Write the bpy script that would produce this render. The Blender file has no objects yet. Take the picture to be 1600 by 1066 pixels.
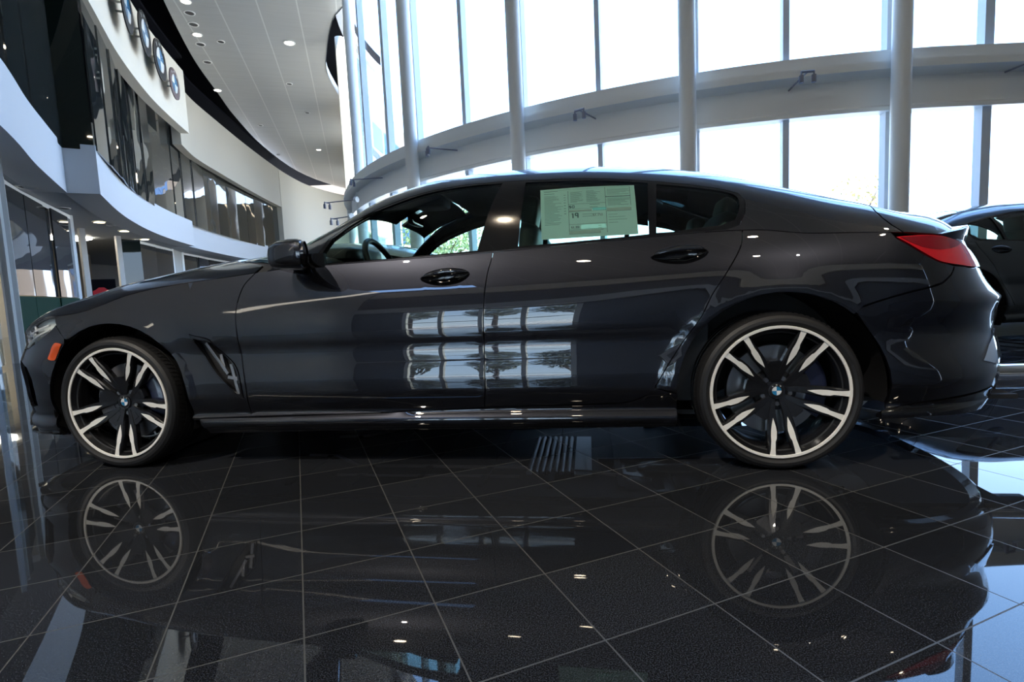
import bpy, bmesh, math, random
import numpy as np
from mathutils import Vector, Matrix
from mathutils.geometry import delaunay_2d_cdt
random.seed(7)
C = bpy.context.scene.collection
PI = math.pi
# ------------------------------------------------------------------ camera, found from the floor tiles, the columns and the wheels
FOC, PITCH, ROLL, CAM_H = 826.9, -.0935, -.0456, .7765
CAR_YAW = -.1445
_f = Vector((0, math.cos(PITCH), math.sin(PITCH))); _r = Vector((1, 0, 0)); _u = _r.cross(_f)
R_ = math.cos(ROLL)*_r + math.sin(ROLL)*_u; U_ = -math.sin(ROLL)*_r + math.cos(ROLL)*_u
cam = bpy.data.cameras.new('camera'); cam_o = bpy.data.objects.new('camera', cam); C.objects.link(cam_o)
cam.sensor_fit = 'HORIZONTAL'; cam.sensor_width = 36; cam.lens = 36*FOC/1600; cam.clip_end = 600; cam.clip_start = .05
M = Matrix((R_, U_, -_f)).transposed().to_4x4(); M.translation = Vector((0, 0, CAM_H)); cam_o.matrix_world = M
bpy.context.scene.camera = cam_o
def tag(o, label=None, cat=None, group=None, kind=None):
    if label: o['label'] = label
    if cat: o['category'] = cat
    if group: o['group'] = group
    if kind: o['kind'] = kind
    return o
def empty(name, loc=(0,0,0), rz=0):
    o = bpy.data.objects.new(name, None); C.objects.link(o); o.location = loc; o.rotation_euler = (0,0,rz); o.empty_display_size = .2
    return o
# ------------------------------------------------------------------ materials
def nodes(m):
    m.use_nodes = True; nt = m.node_tree; nt.nodes.clear(); return nt
def mat(name, col, rough=.5, metal=0, spec=.5, coat=0, ior=1.5, coat_ior=1.5, noise=None, bump=None, emit=None, estr=0, trans=0):
    m = bpy.data.materials.new(name); nt = nodes(m); N = nt.nodes; Lk = nt.links
    out = N.new('ShaderNodeOutputMaterial'); b = N.new('ShaderNodeBsdfPrincipled'); Lk.new(b.outputs[0], out.inputs[0])
    b.inputs['Base Color'].default_value = (*col, 1); b.inputs['Roughness'].default_value = rough; b.inputs['Metallic'].default_value = metal
    b.inputs['IOR'].default_value = ior; b.inputs['Specular IOR Level'].default_value = spec
    b.inputs['Coat Weight'].default_value = coat; b.inputs['Coat Roughness'].default_value = .008; b.inputs['Coat IOR'].default_value = coat_ior
    b.inputs['Transmission Weight'].default_value = trans
    if emit: b.inputs['Emission Color'].default_value = (*emit, 1); b.inputs['Emission Strength'].default_value = estr
    if noise or bump:
        tc = N.new('ShaderNodeTexCoord')
    if noise:
        sc, amt = noise
        n = N.new('ShaderNodeTexNoise'); n.inputs['Scale'].default_value = sc; n.inputs['Detail'].default_value = 4
        Lk.new(tc.outputs['Object'], n.inputs['Vector'])
        mx = N.new('ShaderNodeMix'); mx.data_type = 'RGBA'
        mx.inputs[6].default_value = (*[c*(1-amt) for c in col], 1); mx.inputs[7].default_value = (*[min(1, c*(1+amt)) for c in col], 1)
        Lk.new(n.outputs[0], mx.inputs[0]); Lk.new(mx.outputs[2], b.inputs['Base Color'])
    if bump:
        sc, st, di = bump
        n = N.new('ShaderNodeTexNoise'); n.inputs['Scale'].default_value = sc; n.inputs['Detail'].default_value = 2
        Lk.new(tc.outputs['Object'], n.inputs['Vector'])
        bp = N.new('ShaderNodeBump'); bp.inputs['Strength'].default_value = st; bp.inputs['Distance'].default_value = di
        Lk.new(n.outputs[0], bp.inputs['Height']); Lk.new(bp.outputs[0], b.inputs['Normal'])
        if coat: Lk.new(bp.outputs[0], b.inputs['Coat Normal'])
    return m
def glass_mat(name, tint, ior=1.5, rough=0.0, dirt=0):
    m = bpy.data.materials.new(name); nt = nodes(m); N = nt.nodes; Lk = nt.links
    out = N.new('ShaderNodeOutputMaterial'); mx = N.new('ShaderNodeMixShader')
    t = N.new('ShaderNodeBsdfTransparent'); t.inputs[0].default_value = (*tint, 1)
    g = N.new('ShaderNodeBsdfGlossy'); g.inputs['Roughness'].default_value = rough; g.inputs['Color'].default_value = (1,1,1,1)
    fr = N.new('ShaderNodeFresnel'); ge = N.new('ShaderNodeNewGeometry'); mr = N.new('ShaderNodeMapRange')
    mr.inputs['To Min'].default_value = ior; mr.inputs['To Max'].default_value = 1/ior     # thin pane: same reflectance from both faces
    Lk.new(ge.outputs['Backfacing'], mr.inputs['Value']); Lk.new(mr.outputs[0], fr.inputs[0])
    Lk.new(fr.outputs[0], mx.inputs[0]); Lk.new(t.outputs[0], mx.inputs[1]); Lk.new(g.outputs[0], mx.inputs[2]); Lk.new(mx.outputs[0], out.inputs[0])
    return m
PAINT = mat('black_metallic_paint', (.011,.012,.018), rough=.34, metal=.8, coat=1, coat_ior=1.75)
def paint_like(name, col, metal=0): return mat(name, col, rough=.35, metal=metal, coat=1, spec=.3)
TRIM = mat('gloss_black_trim', (.004,.004,.005), rough=.08, coat=.5)
MATT = mat('matt_black_plastic', (.008,.008,.009), rough=.6)
DARK = mat('underbody_dark', (.018,.019,.021), rough=.5)
RUBBER = mat('tyre_rubber', (.012,.012,.013), rough=.55, noise=(60,.25))
MACH = mat('machined_aluminium', (.92,.90,.85), rough=.45, metal=.1)
ALLOY = mat('dark_grey_alloy', (.022,.023,.027), rough=.25, metal=.6, coat=.6)
STEEL = mat('brushed_steel', (.36,.36,.37), rough=.35, metal=1)
CHROME = mat('chrome', (.8,.8,.82), rough=.06, metal=1)
CALIPER = mat('caliper_paint', (.015,.02,.05), rough=.3, coat=.5)
HEATSH = mat('heat_shield_aluminium', (.9,.91,.93), rough=.35, metal=.4)
LEATHER = mat('black_leather', (.012,.012,.013), rough=.5, bump=(120,.2,.001))
HEADLN = mat('dark_headliner', (.03,.03,.032), rough=.9)
GLASS_F = glass_mat('front_side_glass', (.72,.86,.78))
GLASS_R = glass_mat('rear_side_glass', (.62,.84,.76))
GLASS_W = glass_mat('windscreen_glass', (.80,.92,.85))
RED = mat('red_tail_lens', (.55,.008,.015), rough=.08, coat=1, emit=(1,.02,.03), estr=.0)
RED2 = mat('dark_red_tail_lens', (.20,.004,.010), rough=.08, coat=1)
AMBER = mat('amber_reflector', (.75,.10,.01), rough=.15, coat=1)
LENS = glass_mat('clear_lamp_lens', (.97,.98,.98), ior=1.4)
# ------------------------------------------------------------------ mesh helpers
def smooth_by_angle(me, deg=40):
    for p in me.polygons: p.use_smooth = True
    try: me.set_sharp_from_angle(angle=math.radians(deg))
    except Exception: pass
def link_mesh(name, me, m, parent=None, loc=None):
    o = bpy.data.objects.new(name, me); C.objects.link(o)
    for x in (m if isinstance(m, (list, tuple)) else [m]): me.materials.append(x)
    if parent is not None: o.parent = parent
    if loc is not None: o.location = loc
    return o
class MB:
    def __init__(s): s.v = []; s.f = []; s.mi = []; s.cur = 0
    def add(s, vs, fs):
        k = len(s.v); s.v += [tuple(map(float, v)) for v in vs]; s.f += [[i+k for i in f] for f in fs]; s.mi += [s.cur]*len(fs); return s
    def box(s, c, d, rz=0, M=None):
        x, y, z = d[0]/2, d[1]/2, d[2]/2
        vs = [(a*x, b*y, e*z) for a in (-1,1) for b in (-1,1) for e in (-1,1)]
        ca, sa = math.cos(rz), math.sin(rz)
        if M is not None: vs = [tuple(M @ Vector(v)) for v in vs]
        vs = [(c[0]+v[0]*ca-v[1]*sa, c[1]+v[0]*sa+v[1]*ca, c[2]+v[2]) for v in vs]
        return s.add(vs, [(0,1,3,2),(4,6,7,5),(0,4,5,1),(2,3,7,6),(0,2,6,4),(1,5,7,3)])
    def tube(s, pts, r, n=12, cap=True):
        pts = [Vector(p) for p in pts]; rr = r if isinstance(r, (list, tuple)) else [r]*len(pts)
        vs = []; fs = []; prev = None
        for i, p in enumerate(pts):
            d = (pts[min(i+1, len(pts)-1)]-pts[max(i-1, 0)]).normalized()
            a = prev if prev is not None else (Vector((0,0,1)) if abs(d.z) < .9 else Vector((1,0,0)))
            x = (a - d*a.dot(d)).normalized(); y = d.cross(x); prev = x
            for k in range(n):
                t = 2*PI*k/n; vs.append(tuple(p + rr[i]*(math.cos(t)*x+math.sin(t)*y)))
        for i in range(len(pts)-1):
            for k in range(n):
                k2 = (k+1) % n; fs.append((i*n+k, i*n+k2, (i+1)*n+k2, (i+1)*n+k))
        if cap: fs.append(tuple(range(n-1,-1,-1))); fs.append(tuple((len(pts)-1)*n+k for k in range(n)))
        return s.add(vs, fs)
    def lathe(s, prof, n=64, axis='y', c=(0,0,0), a0=0, a1=2*PI, close=True):
        "prof: (r, h) pairs turned about the axis"
        vs = []; fs = []; full = abs(a1-a0-2*PI) < 1e-6; m = n if full else n+1
        for i in range(m):
            t = a0+(a1-a0)*i/n
            for r_, h in prof:
                p = (r_*math.cos(t), h, r_*math.sin(t)) if axis == 'y' else (r_*math.cos(t), r_*math.sin(t), h)
                vs.append((c[0]+p[0], c[1]+p[1], c[2]+p[2]))
        k = len(prof)
        for i in range(n):
            j = (i+1) % m
            for q in range(k-1): fs.append((i*k+q, i*k+q+1, j*k+q+1, j*k+q))
        return s.add(vs, fs)
    def prism(s, poly, z0, z1, T=None):
        "poly in xy, extruded z0..z1, T maps (x,y,z) to a point"
        n = len(poly); T = T or (lambda x, y, z: (x, y, z))
        vs = [T(x, y, z0) for x, y in poly]+[T(x, y, z1) for x, y in poly]
        return s.add(vs, [tuple(range(n-1,-1,-1)), tuple(range(n, 2*n))]+[(i, (i+1) % n, n+(i+1) % n, n+i) for i in range(n)])
    def quadgrid(s, G):
        n = len(G); m = len(G[0]); vs = [p for row in G for p in row]
        return s.add(vs, [(i*m+j, (i+1)*m+j, (i+1)*m+j+1, i*m+j+1) for i in range(n-1) for j in range(m-1)])
    def build(s, name, m, parent=None, sm=40, loc=None, bevel=0, recalc=True):
        me = bpy.data.meshes.new(name); me.from_pydata(s.v, [], s.f); me.update()
        for p, q in zip(me.polygons, s.mi): p.material_index = q
        if recalc:
            b = bmesh.new(); b.from_mesh(me); bmesh.ops.recalc_face_normals(b, faces=b.faces)
            if bevel: bmesh.ops.bevel(b, geom=[e for e in b.edges if len(e.link_faces) == 2 and e.calc_face_angle(0) > .6], offset=bevel, segments=2, affect='EDGES', profile=.6)
            b.to_mesh(me); b.free()
        smooth_by_angle(me, sm)
        return link_mesh(name, me, m, parent, loc)
def loft_tri(name, *a): pass
# ---- body surfaces: car frame, x rearward from front hub, y away from the near side, z up ----
def interp(x, xs, ys):
    "monotone cubic (pchip) through knots, linear outside, vectorised"
    x=np.asarray(x,float); xs=np.asarray(xs,float); ys=np.asarray(ys,float)
    h=np.diff(xs); d=np.diff(ys)/h; m=np.zeros(len(xs))
    for k in range(1,len(xs)-1):
        if d[k-1]*d[k]>0: m[k]=3*(h[k-1]+h[k])/((2*h[k]+h[k-1])/d[k-1]+(h[k]+2*h[k-1])/d[k])
    m[0]=d[0]; m[-1]=d[-1]
    i=np.clip(np.searchsorted(xs,x)-1,0,len(h)-1); t=(x-xs[i])/h[i]
    tt=np.clip(t,0,1)
    v=(2*tt**3-3*tt**2+1)*ys[i]+(tt**3-2*tt**2+tt)*h[i]*m[i]+(-2*tt**3+3*tt**2)*ys[i+1]+(tt**3-tt**2)*h[i]*m[i+1]
    return v+np.where(t<0,t*h[i]*m[0],0)+np.where(t>1,(t-1)*h[i]*m[-1],0)
WB=3.023; HUBZ=.3225
XF,XR=-.30,3.42          # where the corners start
F_Z=[.15,.19,.21,.235,.26,.30,.35,.40,.46,.52,.55,.58,.61,.66,.71,.76,.79,.84,.89,.95,1.02]
F_Y=[.90,.925,.948,.948,.925,.938,.950,.951,.945,.936,.934,.938,.944,.943,.939,.931,.924,.908,.890,.864,.825]
def wside(x,z):
    x=np.asarray(x,float); z=np.asarray(z,float)
    y=interp(z,F_Z,F_Y)
    y=y+interp(x,[-.5,-.3,0,.5,1.2,2.0,2.7,3.1,3.42,3.7],[-.020,-.006,.0,0.0,-.004,-.004,.004,.008,.000,-.010])
    haunch=np.exp(-((x-3.0)/.55)**2)*np.exp(-((z-.84)/.16)**2)
    y=y+.020*haunch
    fh=np.exp(-((x-.0)/.5)**2)*np.exp(-((z-.78)/.12)**2); y=y+.008*fh
    rf=np.hypot(x,z-HUBZ); rr=np.hypot(x-WB,z-HUBZ)
    g=lambda r,c: .012*np.exp(-((r-c)/.05)**2)
    up=np.clip((z-.25)/.1,0,1)
    y=y+(g(rf,.39)+g(rr,.41))*up
    # door hollow
    return y
NOSE_Z=[.12,.17,.21,.27,.35,.45,.55,.62,.68,.74,.80,.86]
NOSE_X=[-.80,-.88,-.92,-.895,-.885,-.89,-.895,-.870,-.850,-.81,-.72,-.57]
TAIL_Z=[.15,.20,.26,.32,.42,.52,.60,.66,.70,.76,.82,.88,.94,1.0]
TAIL_X=[4.02,4.07,4.14,4.17,4.17,4.16,4.15,4.18,4.12,4.06,4.02,3.965,3.935,3.93]
def bez(t,a,b,c,d): return (1-t)**3*a+3*(1-t)**2*t*b+3*(1-t)*t*t*c+t**3*d
def L(u,z):
    sc=np.ndim(u)==0 and np.ndim(z)==0
    u=np.atleast_1d(u).astype(float); z=np.atleast_1d(z).astype(float)
    "lower body: u = x on the flank, wraps round both ends (u in [XF-1, XR+1]); z height"
    u,z=np.broadcast_arrays(u,z)
    X=u.copy(); Y=-wside(u,z)
    e=1e-3
    m=u<XF
    if m.any():
        t=np.clip(XF-u[m],0,1); zz=z[m]; w=wside(XF,zz); s=(wside(XF+e,zz)-wside(XF-e,zz))/(2*e)
        xn=interp(zz,NOSE_Z,NOSE_X); a=.30
        X[m]=bez(t,XF,XF-a,xn,xn); Y[m]=-bez(t,w,w-s*a,.76,0)
        # start/end parametrisation so speed matches
    m=u>XR
    if m.any():
        t=np.clip(u[m]-XR,0,1); zz=z[m]; w=wside(XR,zz); s=(wside(XR+e,zz)-wside(XR-e,zz))/(2*e)
        xn=interp(zz,TAIL_Z,TAIL_X); a=.35
        X[m]=bez(t,XR,XR+a,xn,xn); Y[m]=-bez(t,w,w+s*a,.73,0)
    R=np.stack([X,Y,z],-1)
    return R[0] if sc else R
# shoulder line (top of L) and centre line
ZB_U=[-1.3,-1.1,-.85,-.62,-.5,-.4,-.3,-.205,-.1,.08,.26,.45,.60,.75,.95,1.25,1.8,2.4,2.8,2.95,3.15,3.42,3.72,3.9,4.02,4.42]
ZB_Z=[.645,.65,.66,.682,.722,.750,.758,.763,.780,.838,.871,.891,.903,.917,.932,.938,.950,.972,.985,.982,.955,.943,.918,.90,.89,.89]
ZC_U=[XF-1,XF-.8,XF-.55,XF-.3,XF,-.10,.15,.40,.62,.80,1.0,1.3,1.6,1.9,2.2,2.5,2.8,3.1,3.42,3.42+.25,3.42+.5,3.42+.8,3.42+1]
ZC_Z=[0.7, 0.715, 0.75, 0.795, 0.892, 0.952, 0.984, 1.022, 1.046, 1.08, 1.1795, 1.3373, 1.4037, 1.4181, 1.4123, 1.3849, 1.3368, 1.2527, 1.15, 1.088, 1.078, 1.066, 1.05]
XC_U=[XF-1,XF,.4,3.0,XR,XR+1]
def U(u,t):
    u=np.asarray(u,float); t=np.asarray(t,float); u,t=np.broadcast_arrays(u,t)
    zb=interp(u,ZB_U,ZB_Z); B=L(u,zb)
    zc=interp(u,ZC_U,ZC_Z)
    nose=float(interp(.735,NOSE_Z,NOSE_X)); tail=float(interp(.935,TAIL_Z,TAIL_X))
    cx=np.where(u<XF, XF+(nose-XF)*np.clip(XF-u,0,1)**1.0, np.where(u>XR, XR+(tail-XR)*np.clip(u-XR,0,1), u))
    up=np.clip((zc-zb),0,1)
    k=interp(u,[XF-1,.3,.7,1.1,3.0,3.6,XR+1],[.0,.0,.35,1,1,.3,.0])   # 1 = greenhouse section, 0 = deck section
    hw=-B[...,1]
    p1y=hw*(1-(.07+.15*k)); p1z=zb+up*(.72+.11*k)
    p2y=hw*(.62+.10*k); p2z=zc+0*up
    x1=B[...,0]+(cx-B[...,0])*.2; x2=B[...,0]+(cx-B[...,0])*.6
    X=bez(t,B[...,0],x1,x2,cx); Y=-bez(t,hw,p1y,p2y,0); Z=bez(t,zb,p1z,p2z,zc)
    return np.stack([X,Y,Z],-1)
# ------------------------------------------------------------------ panels cut out of the body surface
def dens(poly, step, sv=1.0, closed=True):
    out = []; n = len(poly)
    for i in range(n if closed else n-1):
        a = np.array(poly[i][:2]); b = np.array(poly[(i+1) % n][:2])
        d = math.hypot(b[0]-a[0], (b[1]-a[1])*sv); k = max(1, int(math.ceil(d/step)))
        for j in range(k): out.append(tuple(a+(b-a)*j/k))
    if not closed: out.append(tuple(poly[-1][:2]))
    return out
def spl(pts, n=6):
    "open Catmull-Rom through pts"
    P = [np.array(p, float) for p in pts]; out = []
    for i in range(len(P)-1):
        a = P[max(i-1,0)]; b = P[i]; c = P[i+1]; d = P[min(i+2,len(P)-1)]
        for k in range(n):
            t = k/n
            out.append(tuple(.5*((2*b)+(-a+c)*t+(2*a-5*b+4*c-d)*t*t+(-a+3*b-3*c+d)*t**3)))
    out.append(tuple(P[-1])); return out
def spl_closed(pts, n=5):
    P = [np.array(p, float) for p in pts]; m = len(P); out = []
    for i in range(m):
        a, b, c, d = P[i-1], P[i], P[(i+1) % m], P[(i+2) % m]
        for k in range(n):
            t = k/n
            out.append(tuple(.5*((2*b)+(-a+c)*t+(2*a-5*b+4*c-d)*t*t+(-a+3*b-3*c+d)*t**3)))
    return out
def in_poly(P, Q):
    P = np.asarray(P); Q = np.asarray(Q); r = np.zeros(len(P), bool); x, y = P[:,0], P[:,1]
    for i in range(len(Q)):
        x1, y1 = Q[i]; x2, y2 = Q[i-1]
        c = ((y1 > y) != (y2 > y)); 
        with np.errstate(divide='ignore', invalid='ignore'): xi = (x2-x1)*(y-y1)/(y2-y1)+x1
        r ^= c & (x < xi)
    return r
def inset(poly, g, sv):
    P = np.array(poly, float); P[:,1] *= sv
    area = .5*np.sum(P[:,0]*np.roll(P[:,1],-1)-np.roll(P[:,0],-1)*P[:,1]); sg = 1 if area > 0 else -1
    e = np.roll(P,-1,0)-P; ln = np.hypot(e[:,0], e[:,1])[:,None]+1e-9; nrm = np.stack([-e[:,1], e[:,0]],-1)/ln*sg
    a = nrm+np.roll(nrm,1,0); a /= (np.hypot(a[:,0],a[:,1])[:,None]+1e-9)
    d = np.clip((a*nrm).sum(1), .5, 1)[:,None]
    return P, a*g/d, sg
def snormal(S, uv, flip=1):
    e = 1e-4; u, v = uv[:,0], uv[:,1]
    du = S(u+e, v)-S(u-e, v); dv = S(u, v+e)-S(u, v-e)
    n = np.cross(du, dv); l = np.linalg.norm(n, axis=1)[:,None]; n = n/np.maximum(l, 1e-12)
    return n*flip
def panel(name, S, outline, m, parent, holes=(), step=.03, sv=1.0, off=0.0, th=.014, gap=.0022, side=1, both=False, flange=True, edgestep=.02):
    """a sheet of the body: outline and holes in surface coordinates, shrunk by the panel gap, with a turned-in edge; side -1 = far side, both = one sheet over both halves"""
    loops = []
    for k, q in enumerate([outline]+list(holes)):
        q = dens(q, edgestep, sv)
        P, dn, sg = inset(q, gap, sv)
        P2 = P+dn*(1 if k == 0 else -1); P2[:,1] /= sv
        if both and k == 0:   # keep the centre line where it is
            q = np.array(q); 
            cmask = q[:,1] > .9995 if S is U else (q[:,0] <= XF-.9995) | (q[:,0] >= XR+.9995)
            P2[cmask] = q[cmask]
        loops.append(P2)
    verts = []; edges = []
    for P2 in loops:
        k = len(verts); n = len(P2); verts += [Vector((p[0], p[1]*sv)) for p in P2]; edges += [(k+i, k+(i+1) % n) for i in range(n)]
    A = loops[0]; u0, v0 = A.min(0); u1, v1 = A.max(0)
    gu = np.arange(u0, u1, step); gv = np.arange(v0*sv, v1*sv, step)
    G = np.stack(np.meshgrid(gu, gv, indexing='ij'), -1).reshape(-1, 2)
    pk = in_poly(G, np.stack([A[:,0], A[:,1]*sv], -1))
    for h in loops[1:]: pk &= ~in_poly(G, np.stack([h[:,0], h[:,1]*sv], -1))
    G = G[pk]
    bpts = np.array([[v.x, v.y] for v in verts])
    if len(G):
        d = np.array([np.min(np.hypot(*(bpts-g).T)) for g in G]); G = G[d > step*.45]
    verts2 = verts+[Vector((float(g[0]), float(g[1]))) for g in G]
    vo, eo, fo, _, _, _ = delaunay_2d_cdt(verts2, edges, [], 0, 1e-7)
    V = np.array([[v.x, v.y] for v in vo]); F = np.array([f for f in fo if len(f) == 3])
    cen = V[F].mean(1); keep = in_poly(cen, np.stack([A[:,0], A[:,1]*sv], -1))
    for h in loops[1:]: keep &= ~in_poly(cen, np.stack([h[:,0], h[:,1]*sv], -1))
    F = F[keep]
    UV = V.copy(); UV[:,1] /= sv
    P3 = S(UV[:,0], UV[:,1]); NN = snormal(S, UV)
    if (NN[:,1].mean() > 0 if S is L else NN[:,2].mean() < 0): NN = -NN
    P3 = P3+NN*off
    fa = P3[F]; fn = np.cross(fa[:,1]-fa[:,0], fa[:,2]-fa[:,0]); bad = (fn*NN[F[:,0]]).sum(1) < 0
    F[bad] = F[bad][:, ::-1]
    vs = list(map(tuple, P3)); ns = list(map(tuple, NN)); fs = [tuple(map(int, f)) for f in F]
    if flange:
        cnt = {}
        for f in fs:
            for i in range(3):
                e = (f[i], f[(i+1) % 3]); cnt[e] = 1
        bd = [e for e in cnt if (e[1], e[0]) not in cnt]
        mid = lambda a: (UV[a][1] > .9994 if S is U else (UV[a][0] < XF-.9994 or UV[a][0] > XR+.9994))
        for a, b in bd:
            if both and mid(a) and mid(b): continue
            pa, pb, na, nb = map(np.array, (P3[a], P3[b], NN[a], NN[b]))
            t = pb-pa; t /= np.linalg.norm(t)+1e-9; o_ = np.cross(t, (na+nb)/2)
            k = len(vs)
            vs += [tuple(pa), tuple(pb), tuple(pb-nb*th), tuple(pa-na*th)]; 
            o2 = tuple(o_/(np.linalg.norm(o_)+1e-9)); ns += [o2]*4; fs.append((k+1, k, k+3, k+2))
    def flipy(l): return [(p[0], -p[1], p[2]) for p in l]
    if both:
        n = len(vs); vs2 = flipy(vs); ns2 = flipy(ns); fs += [tuple(n+i for i in reversed(f)) for f in fs]; vs += vs2; ns += ns2
    elif side < 0:
        vs = flipy(vs); ns = flipy(ns); fs = [tuple(reversed(f)) for f in fs]
    me = bpy.data.meshes.new(name); me.from_pydata(vs, [], fs); me.update()
    for p in me.polygons: p.use_smooth = True
    nn = np.array(ns); bad = ~np.isfinite(nn).all(1) | (np.linalg.norm(nn,axis=1) < .5); nn[bad] = (0,0,1)
    me.normals_split_custom_set_from_vertices([tuple(x) for x in nn])
    return link_mesh(name, me, m, parent)
O_CAR = Vector((-1.7889, 3.4642, 0))
car = empty('car', O_CAR, CAR_YAW)
tag(car, 'long black four-door coupe in the foreground with price sheet in its rear window', 'car')
RFA, RRA = .388, .402     # wheel arch radii
def arc(cx, cz, r, a0, a1, n=26, sx=1): return [(cx+sx*r*math.cos(math.radians(a0+(a1-a0)*i/n)), cz+r*math.sin(math.radians(a0+(a1-a0)*i/n))) for i in range(n+1)]
def zb(u): return float(interp(u, ZB_U, ZB_Z))
def zbl(u0, u1, n=14): return [(u0+(u1-u0)*i/n, zb(u0+(u1-u0)*i/n)) for i in range(n+1)]
CF = (.012, HUBZ+.0); CR = (WB+.0, HUBZ)
# seam lines
S_FD = spl([(.745,.915),(.728,.898),(.698,.863),(.682,.82),(.670,.762),(.665,.704),(.668,.645),(.676,.524),(.688,.436),(.694,.37),(.690,.247)], 3)
S_MID = spl([(1.866,.953),(1.859,.912),(1.843,.851),(1.827,.715),(1.820,.493),(1.819,.366),(1.807,.274)], 3)
S_RD = spl([(2.905,.982),(2.893,.928),(2.866,.877),(2.815,.80),(2.764,.727),(2.719,.639),(2.651,.543),(2.590,.452),(2.530,.351),(2.494,.318),(2.449,.298),(2.408,.288),(2.326,.284)], 3)
S_BF = spl([(-.300,.757),(-.292,.715),(-.262,.672),(-.228,.640)], 3)
VENT = spl([(.427,.644),(.453,.636),(.520,.620),(.550,.585),(.592,.545),(.632,.506),(.656,.466),(.668,.414),(.676,.337)], 3)+[(.660,.341)]+spl([(.655,.345),(.599,.398),(.528,.475),(.460,.576),(.433,.626)], 3)
HANDLE_F = spl_closed([(1.546,.852),(1.600,.876),(1.668,.884),(1.735,.880),(1.764,.858),(1.725,.828),(1.650,.816),(1.580,.828)])
HANDLE_R = spl_closed([(2.536,.889),(2.590,.917),(2.655,.926),(2.722,.922),(2.760,.903),(2.735,.876),(2.672,.858),(2.590,.864)])
HEADL = [(-.300,.757)]+[(u,zb(u)) for u in (-.35,-.40,-.45,-.50,-.56,-.62,-.68)]+[(-.715,.662),(-.712,.615),(-.69,.592),(-.62,.592)]+spl([(-.56,.600),(-.474,.628),(-.40,.657),(-.354,.676),(-.320,.694),(-.292,.715)], 3)
TAILL = spl([(3.462,.920),(3.502,.9225),(3.60,.923),(3.694,.914),(3.771,.897),(3.85,.875),(3.93,.848),(4.03,.83)], 3)+[(4.05,.80)]+spl([(4.04,.790),(3.90,.788),(3.80,.790),(3.733,.797),(3.665,.806),(3.618,.818),(3.568,.846),(3.511,.886),(3.475,.911)], 3)
INTAKE = [(-.72,.55),(-.60,.53),(-.535,.505),(-.51,.45),(-.505,.36),(-.515,.315),(-.60,.30),(-.72,.31)]
MARKER = spl_closed([(-.300,.628),(-.258,.622),(-.266,.602),(-.300,.562),(-.322,.540),(-.362,.548),(-.345,.580)],4)
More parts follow.
